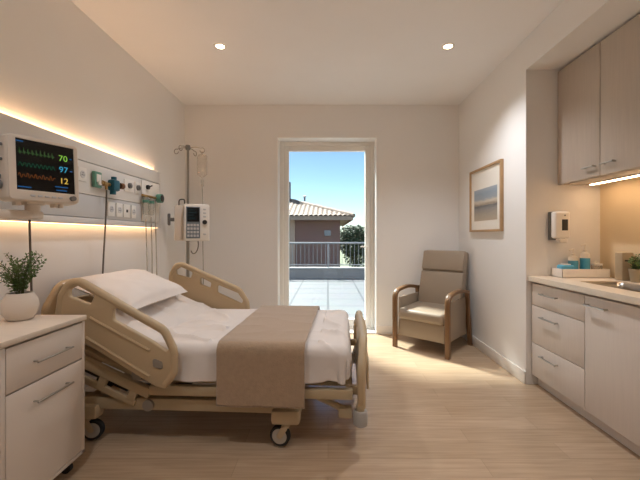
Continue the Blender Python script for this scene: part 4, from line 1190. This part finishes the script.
# tray and toiletries
TZ = 0.9072
tx0, tx1, ty0, ty1 = 1.855, 2.235, 2.77, 2.91
t = thing('tray', 'white rectangular tray holding bottles on the worktop', 'tray', ((tx0 + tx1) / 2, (ty0 + ty1) / 2, TZ))
a_, c_ = (tx1 - tx0) / 2, (ty1 - ty0) / 2
b = MB(); b.b2(-a_, a_, -c_, c_, 0, 0.006, 0.002)
for q in ((-a_, a_, -c_, -c_ + 0.006), (-a_, a_, c_ - 0.006, c_), (-a_, -a_ + 0.006, -c_, c_), (a_ - 0.006, a_, -c_, c_)): b.b2(q[0], q[1], q[2], q[3], 0.0, 0.070, 0.002)
b.build('tray_body', M['white_plastic'], t)
def pump_bottle(x, y, h, r, label, bodym, band=None):
    t = thing('pump_bottle', label, 'pump bottle', (x, y, TZ + 0.0065), R(200), 'pump bottles on the tray')
    b = MB(); b.lathe([(0, 0), (r * 0.9, 0), (r, 0.006), (r, h * 0.62), (r * 0.85, h * 0.70), (r * 0.4, h * 0.74), (r * 0.4, h * 0.76), (0, h * 0.76)], seg=26); b.build('body', bodym, t)
    if band: 
        b = MB(); b.lathe([(r + 0.0006, h * 0.05), (r + 0.0006, h * 0.56)], seg=26); b.build('label_band', band, t)
    b = MB(); b.lathe([(0, h * 0.76), (r * 0.45, h * 0.76), (r * 0.45, h * 0.81), (0.005, h * 0.82), (0.005, h * 0.92), (0.010, h * 0.93), (0.010, h * 0.98), (0, h)], seg=18)
    b.tube([(0, 0, h * 0.955), (0.035, 0, h * 0.955), (0.042, 0, h * 0.93)], 0.005, 8); b.build('pump_head', M['white_plastic'], t)
pump_bottle(2.085, 2.84, 0.265, 0.034, 'tall white pump bottle with bright blue label on the tray', M['white_plastic'], M['soap_blue'])
pump_bottle(2.006, 2.865, 0.225, 0.034, 'shorter white pump bottle beside the blue wipes pack on the tray', M['white_plastic'], M['blue_pack'])
b = MB(); b.box((0, 0, 0.047), (0.10, 0.080, 0.094), 0.014, None, 3)
t = thing('wipes_pack', 'soft blue wipes pack at the left of the tray', 'wipes pack', (1.916, 2.824, TZ + 0.0065), 0)
b.build('pack', M['blue_pack'], t)
b = MB(); b.box((0, 0, 0.098), (0.06, 0.045, 0.008), 0.003); b.build('flap', M['white_plastic'], t)
t = thing('cotton_jar', 'small clear lidded jar at the right of the tray', 'jar', (2.175, 2.835, TZ + 0.0065))
b = MB(); b.lathe([(0, 0), (0.034, 0), (0.038, 0.006), (0.038, 0.085), (0.035, 0.09), (0, 0.09)], seg=26); b.build('body', M['clear'], t)
b = MB(); b.lathe([(0, 0.0905), (0.04, 0.0905), (0.04, 0.105), (0.012, 0.108), (0.012, 0.122), (0, 0.123)], seg=26); b.build('lid', M['white_plastic'], t)
t = thing('towel_dispenser_box', 'taupe upright box with a dark slot at the back of the worktop', 'box', (2.225, 2.63, TZ))
b = MB(); b.box((0, 0, 0.105), (0.085, 0.07, 0.21), 0.006); b.build('box', M['stone_can'], t)
b = MB(); b.box((-0.01, -0.036, 0.15), (0.03, 0.003, 0.012), 0.001); b.build('slot', M['dark'], t)
t = thing('small_potted_plant', 'small green plant in a taupe pot beside the sink', 'plant', (2.215, 2.515, TZ))
b = MB(); b.lathe([(0, 0), (0.032, 0), (0.042, 0.08), (0.045, 0.095), (0.039, 0.095), (0.036, 0.08), (0, 0.075)], seg=26); b.build('pot', M['stone_can'], t)
sprig_plant(t, (0, 0, 0.075), 14, 0.055, 0.13, 0.03, 9, 12)

# ------------------------------------------------------------------ downlights
first = None
dl = [(-0.943, 3.06, 'round recessed ceiling downlight over the bed'), (1.05, 3.06, 'round recessed ceiling downlight nearer the wall cabinets and picture'),
      (-0.943, 0.9, 'round recessed ceiling downlight behind the viewer over the bedside cabinet'), (1.05, 0.9, 'round recessed ceiling downlight behind the viewer by the cupboards')]
SPOT = [33, 34, 1, 1]
for i, (x, y, lab) in enumerate(dl):
    if first is None:
        first = t = thing('downlight', lab, 'ceiling light', (x, y, ZC), 0, 'recessed ceiling downlights')
        b = MB(); b.lathe([(0.036, -0.003), (0.040, -0.006), (0.054, -0.005), (0.057, -0.0005)], seg=36); b.build('trim_ring', M['trim'], t)
        b = MB(); b.lathe([(0.037, -0.003), (0.0, -0.0035)], seg=36); b.build('lamp', M['lamp'], t, smooth=False)
    else:
        t = dup(first, (x, y, ZC), 0, lab)
    l = bpy.data.lights.new('downlight_lamp', 'SPOT'); l.energy = SPOT[i]; l.color = (0.95, 0.965, 1.0); l.spot_size = R(118); l.spot_blend = 1.0; l.shadow_soft_size = 0.04
    lo = bpy.data.objects.new('downlight_beam', l); C.objects.link(lo); lo.parent = t; lo.location = (0, 0, -0.05)

# ------------------------------------------------------------------ daylight
sun_dir = Vector((0.62, -0.76, -1.12)).normalized()
l = bpy.data.lights.new('sun', 'SUN'); l.energy = 24.0; l.color = (1.0, 0.96, 0.90); l.angle = R(8.0)
lo = bpy.data.objects.new('sun', l); C.objects.link(lo)
lo.rotation_euler = sun_dir.to_track_quat('-Z', 'Y').to_euler(); lo.location = (-6, 12, 12)
w = bpy.data.worlds.new('sky'); bpy.context.scene.world = w; w.use_nodes = True
nt = w.node_tree; nt.nodes.clear()
sk = nt.nodes.new('ShaderNodeTexSky'); sk.sky_type = 'NISHITA'; sk.sun_disc = False
sk.sun_elevation = R(52); sk.sun_rotation = R(140); sk.air_density = 1.0; sk.dust_density = 0.3; sk.ozone_density = 3.5; sk.altitude = 200
bg = nt.nodes.new('ShaderNodeBackground'); bg.inputs['Strength'].default_value = 0.183
ou = nt.nodes.new('ShaderNodeOutputWorld')
nt.links.new(sk.outputs[0], bg.inputs[0]); nt.links.new(bg.outputs[0], ou.inputs[0])

# ------------------------------------------------------------------ camera and view
cam = bpy.data.cameras.new('camera'); co = bpy.data.objects.new('camera', cam); C.objects.link(co)
co.location = (0, 0, EYE); co.rotation_euler = (PI / 2, 0, 0)
cam.sensor_width = 36; cam.sensor_fit = 'HORIZONTAL'; cam.lens = F / 640 * 36
cam.shift_x = -8 / 640; cam.shift_y = -4 / 640
cam.clip_start = 0.05; cam.clip_end = 1000
sc = bpy.context.scene
sc.camera = co
sc.view_settings.view_transform = 'Standard'; sc.view_settings.look = 'None'; sc.view_settings.gamma = 1.0
sc.view_settings.use_curve_mapping = False; sc.view_settings.exposure = 0.41
sc.cycles.max_bounces = 10; sc.cycles.diffuse_bounces = 6; sc.cycles.transparent_max_bounces = 16
sc.cycles.use_denoising = True
sc.cycles.sample_clamp_indirect = 8
